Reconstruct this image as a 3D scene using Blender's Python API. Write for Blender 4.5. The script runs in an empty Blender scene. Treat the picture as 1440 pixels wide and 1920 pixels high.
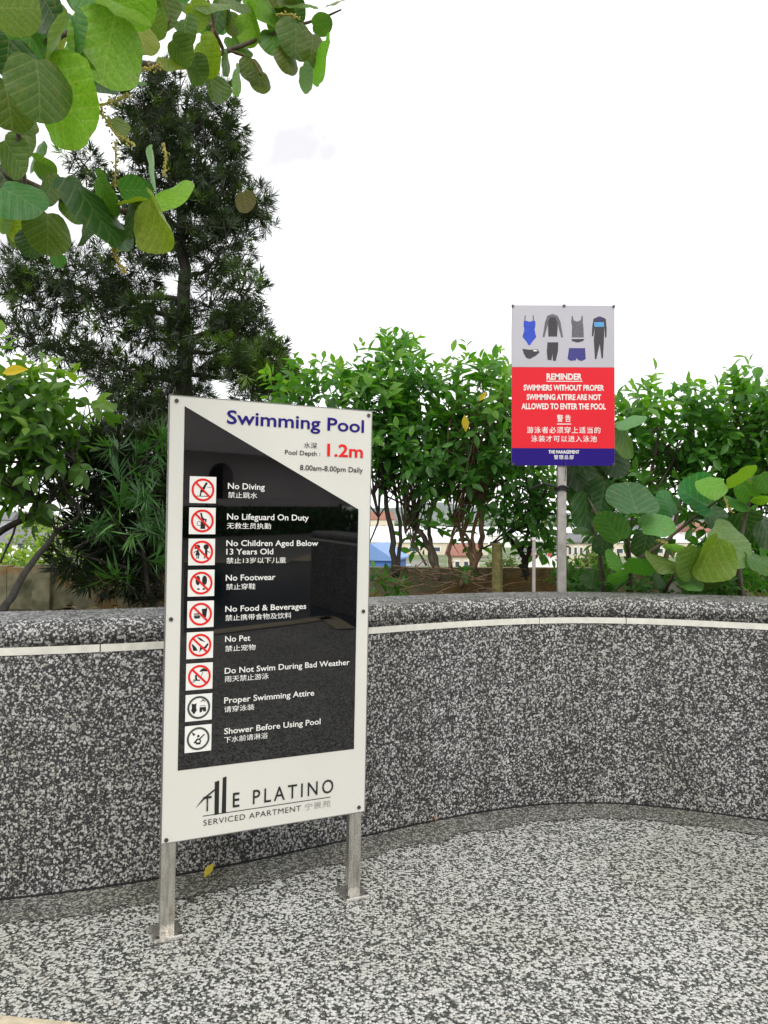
import bpy, math, random
import numpy as np
from mathutils import Vector, Matrix
from mathutils.geometry import tessellate_polygon
random.seed(7); RNG = np.random.default_rng(11)
S = bpy.context.scene
COL = S.collection
PI = math.pi

# ------------------------------------------------------------------ camera, world, sun, exposure
PITCH, ROLL, FPX, CAMH = 0.01436, 0.00394, 1480.0, 1.3
cp, sp, cr, sr = math.cos(PITCH), math.sin(PITCH), math.cos(ROLL), math.sin(ROLL)
FWD = Vector((0, cp, sp)); UP0 = Vector((0, -sp, cp)); X0 = Vector((1, 0, 0))
CX = X0 * cr + UP0 * sr; CU = UP0 * cr - X0 * sr
EYE = Vector((0, 0, CAMH))
cd = bpy.data.cameras.new('camera'); cam = bpy.data.objects.new('camera', cd); COL.objects.link(cam)
cd.sensor_fit = 'HORIZONTAL'; cd.sensor_width = 36; cd.lens = 36 * FPX / 1440
cd.clip_start = 0.05; cd.clip_end = 6000
cam.matrix_world = Matrix(((CX.x, CU.x, -FWD.x, EYE.x), (CX.y, CU.y, -FWD.y, EYE.y), (CX.z, CU.z, -FWD.z, EYE.z), (0, 0, 0, 1)))
S.camera = cam
SUN_EL, SUN_AZ = math.radians(42), math.radians(168)      # azimuth from +Y towards +X
w = bpy.data.worlds.new('World'); S.world = w; w.use_nodes = True
nt = w.node_tree; nt.nodes.clear()
wo = nt.nodes.new('ShaderNodeOutputWorld'); bg = nt.nodes.new('ShaderNodeBackground')
sky = nt.nodes.new('ShaderNodeTexSky'); sky.sky_type = 'NISHITA'; sky.sun_disc = False
sky.sun_elevation = SUN_EL; sky.sun_rotation = SUN_AZ
mx = nt.nodes.new('ShaderNodeMix'); mx.data_type = 'RGBA'; mx.inputs[0].default_value = 0.9
tc = nt.nodes.new('ShaderNodeTexCoord'); nz = nt.nodes.new('ShaderNodeTexNoise'); nz.inputs['Scale'].default_value = 4.5
nz.inputs['Detail'].default_value = 5
rp = nt.nodes.new('ShaderNodeValToRGB')
rp.color_ramp.elements[0].position = .37; rp.color_ramp.elements[0].color = (.61, .60, .615, 1)
rp.color_ramp.elements[1].position = .50; rp.color_ramp.elements[1].color = (1, 1, 1, 1)
sc = nt.nodes.new('ShaderNodeVectorMath'); sc.operation = 'SCALE'; sc.inputs['Scale'].default_value = 11.8
nt.links.new(tc.outputs['Generated'], nz.inputs['Vector']); nt.links.new(nz.outputs[0], rp.inputs[0])
nt.links.new(rp.outputs[0], sc.inputs[0])
nt.links.new(sky.outputs[0], mx.inputs['A']); nt.links.new(sc.outputs[0], mx.inputs['B'])
nt.links.new(mx.outputs['Result'], bg.inputs[0]); bg.inputs[1].default_value = 0.1
nt.links.new(bg.outputs[0], wo.inputs[0])
sd = bpy.data.lights.new('sun', 'SUN'); sd.energy = 1.5; sd.angle = math.radians(40); sd.color = (1, .96, .9)
sun = bpy.data.objects.new('sun', sd); COL.objects.link(sun)
sun.rotation_euler = Vector((math.sin(SUN_AZ) * math.cos(SUN_EL), math.cos(SUN_AZ) * math.cos(SUN_EL), math.sin(SUN_EL))).to_track_quat('Z', 'Y').to_euler()
vs = S.view_settings; vs.view_transform = 'Standard'; vs.look = 'None'; vs.gamma = 1; vs.exposure = 0.5
vs.use_curve_mapping = False
S.render.engine = 'CYCLES'
S.cycles.max_bounces = 6; S.cycles.diffuse_bounces = 3; S.cycles.transparent_max_bounces = 4
S.cycles.caustics_reflective = False; S.cycles.caustics_refractive = False

# ------------------------------------------------------------------ layout helpers
def ray(px, py):
    return CX * ((px - 720) / FPX) - CU * ((py - 960) / FPX) + FWD
def at(px, py, Y):                      # point at distance Y in front
    d = ray(px, py); return EYE + d * (Y / d.y)
def ground(px, py, z=0.0):
    d = ray(px, py); return EYE + d * ((z - CAMH) / d.z)

# ------------------------------------------------------------------ materials
def new_mat(name):
    m = bpy.data.materials.new(name); m.use_nodes = True
    t = m.node_tree; return m, t, t.nodes['Principled BSDF']
def N(t, kind, **kw):
    n = t.nodes.new(kind)
    for k, v in kw.items():
        if k in n.inputs: n.inputs[k].default_value = v
        else: setattr(n, k, v)
    return n
def ramp(t, src, stops):
    r = t.nodes.new('ShaderNodeValToRGB'); e = r.color_ramp.elements
    while len(e) < len(stops): e.new(0.5)
    for i, (p, c) in enumerate(stops):
        e[i].position = p; e[i].color = (*c, 1) if len(c) == 3 else c
    t.links.new(src, r.inputs[0]); return r.outputs[0]
def mixc(t, fac, a, b, mode='MIX'):
    m = t.nodes.new('ShaderNodeMix'); m.data_type = 'RGBA'; m.blend_type = mode
    for s, k in ((fac, 0), (a, 'A'), (b, 'B')):
        if hasattr(s, 'links'): t.links.new(s, m.inputs[k])
        elif k == 0: m.inputs[0].default_value = s
        else: m.inputs[k].default_value = (*s, 1)
    return m.outputs['Result']
def noise(t, scale, detail=3, vec=None, dist=0):
    n = N(t, 'ShaderNodeTexNoise', Scale=scale, Detail=detail, Distortion=dist)
    if vec is not None: t.links.new(vec, n.inputs['Vector'])
    return n.outputs[0]
def objco(t):
    return t.nodes.new('ShaderNodeTexCoord').outputs['Object']
def bump(t, b, h, strength=.3, dist=.01):
    n = N(t, 'ShaderNodeBump', Strength=strength, Distance=dist); t.links.new(h, n.inputs['Height']); t.links.new(n.outputs[0], b.inputs['Normal'])
def solid(name, col, rough=.6, metal=0, var=.12, scale=20, spec=.5):
    m, t, b = new_mat(name); n = noise(t, scale, 4, objco(t))
    c = ramp(t, n, [(.3, [x * (1 - var) for x in col]), (.7, [min(1, x * (1 + var)) for x in col])])
    t.links.new(c, b.inputs['Base Color']); b.inputs['Roughness'].default_value = rough; b.inputs['Metallic'].default_value = metal
    b.inputs['Specular IOR Level'].default_value = spec
    return m
def pebble(name, white=.5, scale=105, mortar=(.035, .035, .036), chip=(.62, .61, .58), stain=.5, streak=0):
    m, t, b = new_mat(name); co = objco(t)
    dn = N(t, 'ShaderNodeTexNoise', Scale=scale * 1.1, Detail=1); t.links.new(co, dn.inputs['Vector'])
    av = N(t, 'ShaderNodeVectorMath', operation='MULTIPLY_ADD'); t.links.new(dn.outputs['Color'], av.inputs[0])
    av.inputs[1].default_value = (.0045, .0045, .0045); t.links.new(co, av.inputs[2])
    v = N(t, 'ShaderNodeTexVoronoi', Scale=scale, Randomness=1.0); t.links.new(av.outputs[0], v.inputs['Vector'])
    v2 = N(t, 'ShaderNodeTexVoronoi', Scale=scale * 1.7, Randomness=1.0); t.links.new(av.outputs[0], v2.inputs['Vector'])
    sep = t.nodes.new('ShaderNodeSeparateColor'); t.links.new(v.outputs['Color'], sep.inputs[0])
    sep2 = t.nodes.new('ShaderNodeSeparateColor'); t.links.new(v2.outputs['Color'], sep2.inputs[0])
    # how many chips are white wanders softly over the surface
    dens = noise(t, 2.2, 3, co)
    ad = N(t, 'ShaderNodeMath', operation='MULTIPLY_ADD'); t.links.new(dens, ad.inputs[0]); ad.inputs[1].default_value = .35; ad.inputs[2].default_value = -.175
    s1 = N(t, 'ShaderNodeMath', operation='ADD'); t.links.new(sep.outputs[0], s1.inputs[0]); t.links.new(ad.outputs[0], s1.inputs[1])
    th = 1 - white
    big = ramp(t, s1.outputs[0], [(th - .03, (0, 0, 0)), (th + .02, (1, 1, 1))])
    small = ramp(t, sep2.outputs[1], [(.80, (0, 0, 0)), (.84, (1, 1, 1))])
    mask = mixc(t, .75, big, small, 'LIGHTEN')
    shade = ramp(t, sep.outputs[2], [(0, [c * .78 for c in chip]), (.5, chip), (.82, [min(.8, c * 1.18) for c in chip]), (.95, (.42, .38, .31)), (1, (.33, .33, .32))])
    dark = ramp(t, sep2.outputs[2], [(0, mortar), (.6, [c * 1.8 for c in mortar]), (.9, [c * 4 for c in mortar])])
    edge = ramp(t, v.outputs['Distance'], [(0.42, (1, 1, 1)), (.8, (.3, .3, .3))])
    mk = mixc(t, 1, mask, edge, 'MULTIPLY')
    c = mixc(t, mk, dark, shade)
    st = noise(t, 1.1, 5, co, .6)
    stc = ramp(t, st, [(.42, (1, 1, 1)), (.62, (1 - .30 * stain, 1 - .31 * stain, 1 - .42 * stain)), (.8, (1 - .55 * stain, 1 - .57 * stain, 1 - .65 * stain))])
    c = mixc(t, 1, c, stc, 'MULTIPLY')
    if streak:
        mp = N(t, 'ShaderNodeMapping'); mp.inputs['Scale'].default_value = (7, 7, .7); t.links.new(co, mp.inputs[0])
        c = mixc(t, 1, c, ramp(t, noise(t, 1, 5, mp.outputs[0], .4), [(.42, (1, 1, 1)), (.66, (1 - streak, 1 - streak, 1 - streak * 1.15))]), 'MULTIPLY')
    t.links.new(c, b.inputs['Base Color']); b.inputs['Roughness'].default_value = .55
    bump(t, b, v.outputs['Distance'], .35, -.004)
    return m
M = {}
M['floor'] = pebble('pebble_floor', .50, 116, mortar=(.022, .024, .022), chip=(.62, .62, .59), stain=.42)
M['wall'] = pebble('pebble_wall', .28, 134, mortar=(.014, .014, .015), chip=(.54, .54, .535), stain=.35, streak=.24)
M['band'] = pebble('pebble_band', .36, 130, mortar=(.03, .03, .028), chip=(.34, .34, .31), stain=.7)
M['ivory'] = solid('ivory_strip', (.68, .67, .60), .5, var=.1, scale=30)
M['kerb'] = solid('beige_stone', (.50, .43, .30), .7, var=.2, scale=40)
M['board'] = solid('white_board', (.66, .655, .60), .32, var=.03, scale=3)
M['edge'] = solid('board_edge', (.25, .25, .24), .4, metal=.6)
M['navy'] = solid('navy_print', (.018, .010, .17), .5, var=.05, spec=.15)
M['redp'] = solid('red_print', (.72, .018, .018), .5, var=.04, spec=.15)
M['ink'] = solid('black_print', (.012, .012, .013), .35)
M['inkgrey'] = solid('grey_print', (.30, .30, .29), .4)
M['white'] = solid('white_print', (.78, .78, .74), .4, var=.03)
M['greyring'] = solid('charcoal_print', (.05, .065, .055), .4)
M['screw'] = solid('screw_steel', (.10, .10, .10), .35, metal=.8)
m, t, b = new_mat('black_acrylic'); b.inputs['Base Color'].default_value = (.0015, .0015, .0016, 1)
b.inputs['Roughness'].default_value = .02; b.inputs['IOR'].default_value = 1.75; M['acrylic'] = m
m, t, b = new_mat('brushed_steel'); co = objco(t)
mp = N(t, 'ShaderNodeMapping'); mp.inputs['Scale'].default_value = (60, 60, 9); t.links.new(co, mp.inputs[0])
n1 = noise(t, 1, 5, mp.outputs[0], .5); n2 = noise(t, 90, 3, co)
t.links.new(ramp(t, n1, [(.3, (.40, .38, .34)), (.55, (.66, .64, .59)), (.75, (.46, .39, .30))]), b.inputs['Base Color'])
t.links.new(ramp(t, n2, [(.3, (.14, .14, .14)), (.7, (.34, .34, .34))]), b.inputs['Roughness']); b.inputs['Metallic'].default_value = .92
bump(t, b, n1, .25, .004); M['steel'] = m
M['pole'] = solid('galvanised_pole', (.36, .34, .32), .5, metal=.25, var=.18, scale=25)
M['pipe'] = solid('grey_pipe', (.40, .36, .33), .6, var=.1)
M['red_board'] = solid('red_sheet', (.70, .018, .032), .45, var=.03, scale=4, spec=.2)
M['blue_board'] = solid('blue_sheet', (.018, .006, .17), .45, var=.05, scale=4, spec=.15)
M['lilac'] = solid('lilac_sheet', (.46, .45, .50), .42, var=.03, scale=3)
M['c_blue'] = solid('royal_cloth', (.02, .06, .50), .6, var=.3, scale=90)
M['c_navy'] = solid('navy_cloth', (.035, .032, .20), .6, var=.3, scale=90)
M['c_char'] = solid('charcoal_cloth', (.035, .033, .04), .6, var=.25, scale=90)
M['c_grey'] = solid('grey_cloth', (.11, .11, .125), .6, var=.25, scale=90)
M['c_cyan'] = solid('cyan_cloth', (.09, .32, .62), .6)
M['cable'] = solid('black_cable', (.012, .012, .012), .5)
m, t, b = new_mat('mossy_concrete'); co = objco(t); n1 = noise(t, 2.3, 6, co, .8); n2 = noise(t, 14, 5, co)
c1 = ramp(t, n1, [(.3, (.17, .15, .07)), (.43, (.25, .15, .055)), (.52, (.25, .23, .14)), (.62, (.22, .21, .13)), (.74, (.08, .085, .04))])
c2 = ramp(t, n2, [(.3, (.55, .55, .5)), (.7, (1.15, 1.15, 1.1))]); t.links.new(mixc(t, 1, c1, c2, 'MULTIPLY'), b.inputs['Base Color'])
b.inputs['Roughness'].default_value = .9; bump(t, b, n2, .5, .02); M['moss'] = m
m, t, b = new_mat('mossy_post_mat'); n1 = noise(t, 30, 5, objco(t)); t.links.new(ramp(t, n1, [(.3, (.12, .11, .03)), (.7, (.26, .24, .09))]), b.inputs['Base Color']); b.inputs['Roughness'].default_value = .9; M['mosspost'] = m
def bark(name, a, c, sx=40):
    m, t, b = new_mat(name); co = objco(t); mp = N(t, 'ShaderNodeMapping'); mp.inputs['Scale'].default_value = (sx, sx, sx * .25); t.links.new(co, mp.inputs[0])
    n1 = noise(t, 1, 5, mp.outputs[0], 1); t.links.new(ramp(t, n1, [(.3, a), (.7, c)]), b.inputs['Base Color']); b.inputs['Roughness'].default_value = .9; bump(t, b, n1, .6, .01); return m
M['bark_dark'] = bark('dark_bark', (.012, .010, .007), (.05, .045, .035))
M['bark_tan'] = bark('tan_bark', (.09, .055, .03), (.24, .15, .085))
M['bark_grey'] = bark('grey_bark', (.05, .04, .03), (.15, .12, .08))
M['soil'] = solid('soil', (.05, .035, .02), .95, var=.5, scale=30)
M['dry'] = solid('dry_litter', (.13, .08, .045), .9, var=.5, scale=60)
M['spike'] = solid('flower_spike_mat', (.38, .33, .07), .7, var=.2, scale=80)

def leafmat(name, lo, mid, hi, trans=.35, rough=.42, attr=True, tcol=(1.5, 1.6, .5)):
    m, t, b = new_mat(name)
    a = N(t, 'ShaderNodeAttribute'); a.attribute_name = 'tint'
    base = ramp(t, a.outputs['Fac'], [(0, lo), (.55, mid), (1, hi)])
    tr = t.nodes.new('ShaderNodeBsdfTranslucent')
    t.links.new(base, b.inputs['Base Color']); b.inputs['Roughness'].default_value = rough
    tcn = mixc(t, 1, base, tcol, 'MULTIPLY'); t.links.new(tcn, tr.inputs[0])
    ms = t.nodes.new('ShaderNodeMixShader'); ms.inputs[0].default_value = trans
    t.links.new(b.outputs[0], ms.inputs[1]); t.links.new(tr.outputs[0], ms.inputs[2])
    t.links.new(ms.outputs[0], t.nodes['Material Output'].inputs[0]); return m
M['hedge_leaf'] = leafmat('hedge_leaf_mat', (.022, .078, .016), (.078, .235, .030), (.23, .42, .045), .5)
M['lime_leaf'] = leafmat('lime_leaf_mat', (.03, .07, .012), (.10, .20, .025), (.28, .38, .04), .4)
M['left_leaf'] = leafmat('left_leaf_mat', (.025, .07, .012), (.085, .20, .026), (.25, .37, .04), .48)
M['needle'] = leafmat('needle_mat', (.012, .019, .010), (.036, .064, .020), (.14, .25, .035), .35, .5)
M['needle_green'] = leafmat('needle_green_mat', (.015, .045, .014), (.04, .13, .03), (.14, .30, .09), .3, .33)
M['far_leaf'] = leafmat('far_leaf_mat', (.03, .055, .015), (.10, .16, .04), (.25, .31, .07), .3, .8)
# sea grape leaf: colour of the object, lighter veins laid out by uv
def grape_mat():
    m, t, b = new_mat('sea_grape_leaf_mat')
    oi = t.nodes.new('ShaderNodeObjectInfo'); uv = t.nodes.new('ShaderNodeUVMap'); uv.uv_map = 'UVMap'
    s = t.nodes.new('ShaderNodeSeparateXYZ'); t.links.new(uv.outputs[0], s.inputs[0])
    def mth(op, *a):
        n = N(t, 'ShaderNodeMath', operation=op)
        for i, x in enumerate(a):
            if hasattr(x, 'links'): t.links.new(x, n.inputs[i])
            else: n.inputs[i].default_value = x
        return n.outputs[0]
    ax = mth('ABSOLUTE', mth('SUBTRACT', s.outputs[0], .5))
    mid = mth('LESS_THAN', ax, mth('MULTIPLY_ADD', s.outputs[1], -.010, .017))
    q = mth('MULTIPLY', mth('SUBTRACT', s.outputs[1], mth('MULTIPLY', mth('POWER', ax, .85), .75)), 6.0)
    fr = mth('ABSOLUTE', mth('SUBTRACT', mth('FRACT', q), .5))
    side = ramp(t, fr, [(0, (1, 1, 1)), (.05, (.9, .9, .9)), (.10, (0, 0, 0))])
    vein = mth('MAXIMUM', mid, side)
    co = objco(t); n1 = noise(t, 25, 4, co); n2 = noise(t, 5, 2, co)
    base = mixc(t, 1, oi.outputs['Color'], ramp(t, n1, [(.25, (.72, .72, .7)), (.75, (1.25, 1.22, 1.2))]), 'MULTIPLY')
    base = mixc(t, ramp(t, n2, [(.55, (0, 0, 0)), (.8, (.35, .35, .35))]), base, (.22, .2, .03))
    base = mixc(t, ramp(t, noise(t, 16, 5, co), [(.66, (0, 0, 0)), (.70, (.75, .75, .75))]), base, (.13, .075, .025))
    vc = mixc(t, .45, mixc(t, 1, base, (1.7, 1.6, 1.7), 'MULTIPLY'), (.22, .2, .10))
    col = mixc(t, mth('MULTIPLY', vein, .6), base, vc)
    t.links.new(col, b.inputs['Base Color']); b.inputs['Roughness'].default_value = .40; b.inputs['Specular IOR Level'].default_value = .32
    bump(t, b, mth('MULTIPLY', fr, -1), .25, .006)
    tr = t.nodes.new('ShaderNodeBsdfTranslucent'); t.links.new(mixc(t, 1, col, (1.45, 1.75, .5), 'MULTIPLY'), tr.inputs[0])
    ms = t.nodes.new('ShaderNodeMixShader'); ms.inputs[0].default_value = .42
    t.links.new(b.outputs[0], ms.inputs[1]); t.links.new(tr.outputs[0], ms.inputs[2]); t.links.new(ms.outputs[0], t.nodes['Material Output'].inputs[0])
    return m
M['grape'] = grape_mat()
M['leafcol'] = None
def leafcol_mat():
    m, t, b = new_mat('single_leaf_mat'); oi = t.nodes.new('ShaderNodeObjectInfo')
    c = mixc(t, 1, oi.outputs['Color'], ramp(t, noise(t, 40, 3, objco(t)), [(.3, (.8, .8, .8)), (.7, (1.2, 1.2, 1.2))]), 'MULTIPLY')
    t.links.new(c, b.inputs['Base Color']); b.inputs['Roughness'].default_value = .4
    tr = t.nodes.new('ShaderNodeBsdfTranslucent'); t.links.new(mixc(t, 1, c, (1.5, 1.6, .5), 'MULTIPLY'), tr.inputs[0])
    ms = t.nodes.new('ShaderNodeMixShader'); ms.inputs[0].default_value = .36
    t.links.new(b.outputs[0], ms.inputs[1]); t.links.new(tr.outputs[0], ms.inputs[2]); t.links.new(ms.outputs[0], t.nodes['Material Output'].inputs[0])
    return m
M['leafcol'] = leafcol_mat()

# ------------------------------------------------------------------ mesh helpers
def link(name, me, mat=None, parent=None, smooth=False):
    o = bpy.data.objects.new(name, me); COL.objects.link(o)
    if mat is not None and len(me.materials) == 0: me.materials.append(mat)
    if parent is not None: o.parent = parent
    if smooth and len(me.polygons): me.polygons.foreach_set('use_smooth', [True] * len(me.polygons))
    return o
def tag(o, label=None, cat=None, group=None, kind=None):
    if label: o['label'] = label
    if cat: o['category'] = cat
    if group: o['group'] = group
    if kind: o['kind'] = kind
    return o
def empty(name, loc=(0, 0, 0), label=None, cat=None, group=None):
    o = bpy.data.objects.new(name, None); COL.objects.link(o); o.location = loc; o.empty_display_size = .1
    return tag(o, label, cat, group)
class MB:
    def __init__(s): s.v = []; s.f = []
    def add(s, vs, fs):
        k = len(s.v); s.v += [tuple(x) for x in vs]; s.f += [tuple(i + k for i in f) for f in fs]; return s
    def box(s, a, b, taper=0):
        x0, y0, z0 = a; x1, y1, z1 = b; q = taper
        return s.add([(x0, y0, z0), (x1, y0, z0), (x1, y1, z0), (x0, y1, z0), (x0 + q, y0 + q, z1), (x1 - q, y0 + q, z1), (x1 - q, y1 - q, z1), (x0 + q, y1 - q, z1)],
                     [(0, 3, 2, 1), (4, 5, 6, 7), (0, 1, 5, 4), (1, 2, 6, 5), (2, 3, 7, 6), (3, 0, 4, 7)])
    def tube(s, pts, rad, n=8, cap=True):
        pts = [Vector(p) for p in pts]; k = len(s.v); L = len(pts)
        if not hasattr(rad, '__len__'): rad = [rad] * L
        ref = Vector((.13, .21, .97))
        for i, p in enumerate(pts):
            d = (pts[min(i + 1, L - 1)] - pts[max(i - 1, 0)]).normalized()
            a = d.cross(ref)
            if a.length < .05: a = d.cross(Vector((1, 0, 0)))
            a.normalize(); b = d.cross(a)
            for j in range(n):
                th = 2 * PI * j / n; q = p + (a * math.cos(th) + b * math.sin(th)) * rad[i]; s.v.append(tuple(q))
        for i in range(L - 1):
            for j in range(n):
                s.f.append((k + i * n + j, k + i * n + (j + 1) % n, k + (i + 1) * n + (j + 1) % n, k + (i + 1) * n + j))
        if cap: s.f.append(tuple(k + j for j in range(n))[::-1]); s.f.append(tuple(k + (L - 1) * n + j for j in range(n)))
        return s
    def poly(s, pts2, y, flip=False):             # flat polygon (x,z) at depth y facing -y
        vs = [(p[0], y, p[1]) for p in pts2]
        tris = tessellate_polygon([[Vector((p[0], p[1], 0)) for p in pts2]])
        fs = []
        for a, b, c in tris:
            A, B, Cc = pts2[a], pts2[b], pts2[c]
            ar = (B[0] - A[0]) * (Cc[1] - A[1]) - (B[1] - A[1]) * (Cc[0] - A[0])
            fs.append((a, b, c) if ar > 0 else (a, c, b))
        return s.add(vs, fs)
    def mesh(s, name='m'):
        me = bpy.data.meshes.new(name); me.from_pydata(s.v, [], s.f); me.update(); return me
    def build(s, name, mat, parent=None, smooth=False):
        return link(name, s.mesh(name), mat, parent, smooth)
def circ(cx, cz, r, n=28, rz=None):
    rz = rz or r
    return [(cx + r * math.cos(2 * PI * i / n), cz + rz * math.sin(2 * PI * i / n)) for i in range(n)]
def stroke(mb, a, b, wd, y, w2=None):
    w2 = wd if w2 is None else w2
    dx, dz = b[0] - a[0], b[1] - a[1]; L = math.hypot(dx, dz) or 1; nx, nz = -dz / L, dx / L
    mb.poly([(a[0] - nx * wd / 2, a[1] - nz * wd / 2), (b[0] - nx * w2 / 2, b[1] - nz * w2 / 2), (b[0] + nx * w2 / 2, b[1] + nz * w2 / 2), (a[0] + nx * wd / 2, a[1] + nz * wd / 2)], y)
def ring(mb, cx, cz, r, wd, y, n=36):
    k = len(mb.v)
    for i in range(n):
        a = 2 * PI * i / n
        mb.v.append((cx + r * math.cos(a), y, cz + r * math.sin(a))); mb.v.append((cx + (r - wd) * math.cos(a), y, cz + (r - wd) * math.sin(a)))
    for i in range(n):
        j = (i + 1) % n; mb.f.append((k + 2 * i + 1, k + 2 * i, k + 2 * j, k + 2 * j + 1))
def smooth_path(pts, n=8):                        # Catmull-Rom
    P = [Vector(p) for p in pts]; P = [P[0] * 2 - P[1]] + P + [P[-1] * 2 - P[-2]]; out = []
    for i in range(1, len(P) - 2):
        for k in range(n):
            t = k / n; a, b, c, d = P[i - 1:i + 3]
            out.append(.5 * ((2 * b) + (c - a) * t + (2 * a - 5 * b + 4 * c - d) * t * t + (3 * b - a - 3 * c + d) * t ** 3))
    out.append(P[-2]); return out
# lettering
TEXTS = []
def text(s, parent, x0, x1, base, h, y, mat, bold=0, slant=0, space=1.0, align=None, name='lettering'):
    cu = bpy.data.curves.new('lettering', 'FONT'); cu.body = s; cu.size = 1; cu.offset = bold; cu.resolution_u = 3; cu.shear = slant
    cu.space_character = space
    o = bpy.data.objects.new('lettering_src', cu); COL.objects.link(o); TEXTS.append((o, parent, x0, x1, base, h, y, mat, s, name))
def flush_text():
    bpy.context.view_layer.update(); dg = bpy.context.evaluated_depsgraph_get()
    for o, parent, x0, x1, base, h, y, mat, s, name in TEXTS:
        me = bpy.data.meshes.new_from_object(o.evaluated_get(dg)); n = len(me.vertices)
        a = np.empty(n * 3, np.float32); me.vertices.foreach_get('co', a); a = a.reshape(-1, 3)
        cjk = any(ord(ch) > 0x2e80 for ch in s)
        mn, mxx = a[:, 0].min(), a[:, 0].max()
        out = np.zeros_like(a); out[:, 0] = x0 + (a[:, 0] - mn) / (mxx - mn) * (x1 - x0)
        if cjk: z0, z1 = a[:, 1].min(), a[:, 1].max()
        else: z0, z1 = 0, CAPH
        out[:, 2] = base + (a[:, 1] - z0) / (z1 - z0) * h; out[:, 1] = y
        me.vertices.foreach_set('co', out.ravel()); me.materials.clear(); me.update()
        cu = o.data; bpy.data.objects.remove(o); bpy.data.curves.remove(cu)
        if s not in ('Swimming Pool', '1.2m', 'PLATINO', 'REMINDER'): link(name, me, mat, parent); continue
        par = list(range(n))
        def fd(i):
            while par[i] != i: par[i] = par[par[i]]; i = par[i]
            return i
        polys = [tuple(p_.vertices) for p_ in me.polygons]
        for p_ in polys:
            for v_ in p_[1:]: par[fd(v_)] = fd(p_[0])
        comp = {}
        for i in range(n): comp.setdefault(fd(i), []).append(i)
        iv = sorted((min(out[i, 0] for i in c_), max(out[i, 0] for i in c_), r_) for r_, c_ in comp.items()); grp = []
        for a_, b_, r_ in iv:
            if grp and a_ < grp[-1][0] - 1e-4: grp[-1][0] = max(grp[-1][0], b_); grp[-1][1].add(r_)
            else: grp.append([b_, {r_}])
        for _, rs_ in grp:
            sub = [p_ for p_ in polys if fd(p_[0]) in rs_]; ids = sorted({v_ for p_ in sub for v_ in p_}); mp_ = {v_: k_ for k_, v_ in enumerate(ids)}
            mb = MB(); mb.add([tuple(out[v_]) for v_ in ids], [tuple(mp_[v_] for v_ in p_) for p_ in sub]); mb.build('letter', mat, parent)
        bpy.data.meshes.remove(me)
_c = bpy.data.curves.new('h', 'FONT'); _c.body = 'H'; _o = bpy.data.objects.new('h', _c); COL.objects.link(_o)
bpy.context.view_layer.update(); CAPH = max(1e-3, max(v[1] for v in _o.bound_box)); bpy.data.objects.remove(_o); bpy.data.curves.remove(_c)

# ------------------------------------------------------------------ the setting: deck, terrain
def wall_line():
    px = [(0, 1688), (100, 1678), (200, 1665), (340, 1640), (500, 1610), (690, 1568), (850, 1534), (960, 1514), (1050, 1508), (1150, 1509), (1250, 1516), (1350, 1527), (1440, 1541)]
    g = [ground(*p) for p in px]
    X = np.array([v.x for v in g]); Yv = np.array([v.y for v in g])
    co = np.polyfit(X, Yv, 6)
    xs = np.linspace(X[0], X[-1], 60); ys = np.polyval(co, xs)
    pts = [Vector((x, y, 0)) for x, y in zip(xs, ys)]
    d0 = (pts[0] - pts[3]).normalized(); d1 = (pts[-1] - pts[-4]).normalized()
    L = []; R = []; p = pts[0].copy(); a = 0
    for i in range(30):
        p = p + d0 * .12; L.append(p.copy())
    p = pts[-1].copy()
    for i in range(60):
        ang = -min(i, 22) * math.radians(2.0); q = Matrix.Rotation(ang, 3, 'Z') @ d1; p = p + q * .12; R.append(p.copy())
    return L[::-1] + pts + R
WL = wall_line()
def normals(P):
    out = []
    for i in range(len(P)):
        d = (P[min(i + 1, len(P) - 1)] - P[max(i - 1, 0)]).normalized(); out.append(Vector((-d.y, d.x, 0)))   # to the far side
    return out
WN = normals(WL)
def sweep(P, Nn, prof, close=True):
    mb = MB(); k = len(prof)
    for p, n in zip(P, Nn):
        for a, z in prof: mb.v.append((p.x + n.x * a, p.y + n.y * a, z))
    for i in range(len(P) - 1):
        for j in range(k if close else k - 1):
            jj = (j + 1) % k; mb.f.append((i * k + j, (i + 1) * k + j, (i + 1) * k + jj, i * k + jj))
    if close: mb.f.append(tuple(range(k))); mb.f.append(tuple((len(P) - 1) * k + j for j in range(k))[::-1])
    return mb
floor = MB().box((-9, -12, -.25), (11, 6.2, 0)).build('pool_deck', M['floor']); tag(floor, kind='structure')
bandm = MB()
fine = smooth_path(WL, 5); fn = normals(fine)
for i_, (p_, n_) in enumerate(zip(fine, fn)):
    e_ = -.185 + .012 * math.sin(i_ * .21) + random.uniform(-.012, .012)
    for a_, z_ in ((.02, .004), (e_, .004)): bandm.v.append((p_.x + n_.x * a_, p_.y + n_.y * a_, z_))
for i_ in range(len(fine) - 1): bandm.f.append((2 * i_, 2 * i_ + 1, 2 * i_ + 3, 2 * i_ + 2))
seam = sweep(WL, WN, [(-.009, .0), (-.009, .008), (.01, .010), (.01, 0)]).build('wall_seam', M['ink']); tag(seam, kind='structure')
band = bandm.build('border_strip', M['band']); tag(band, kind='structure')
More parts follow.
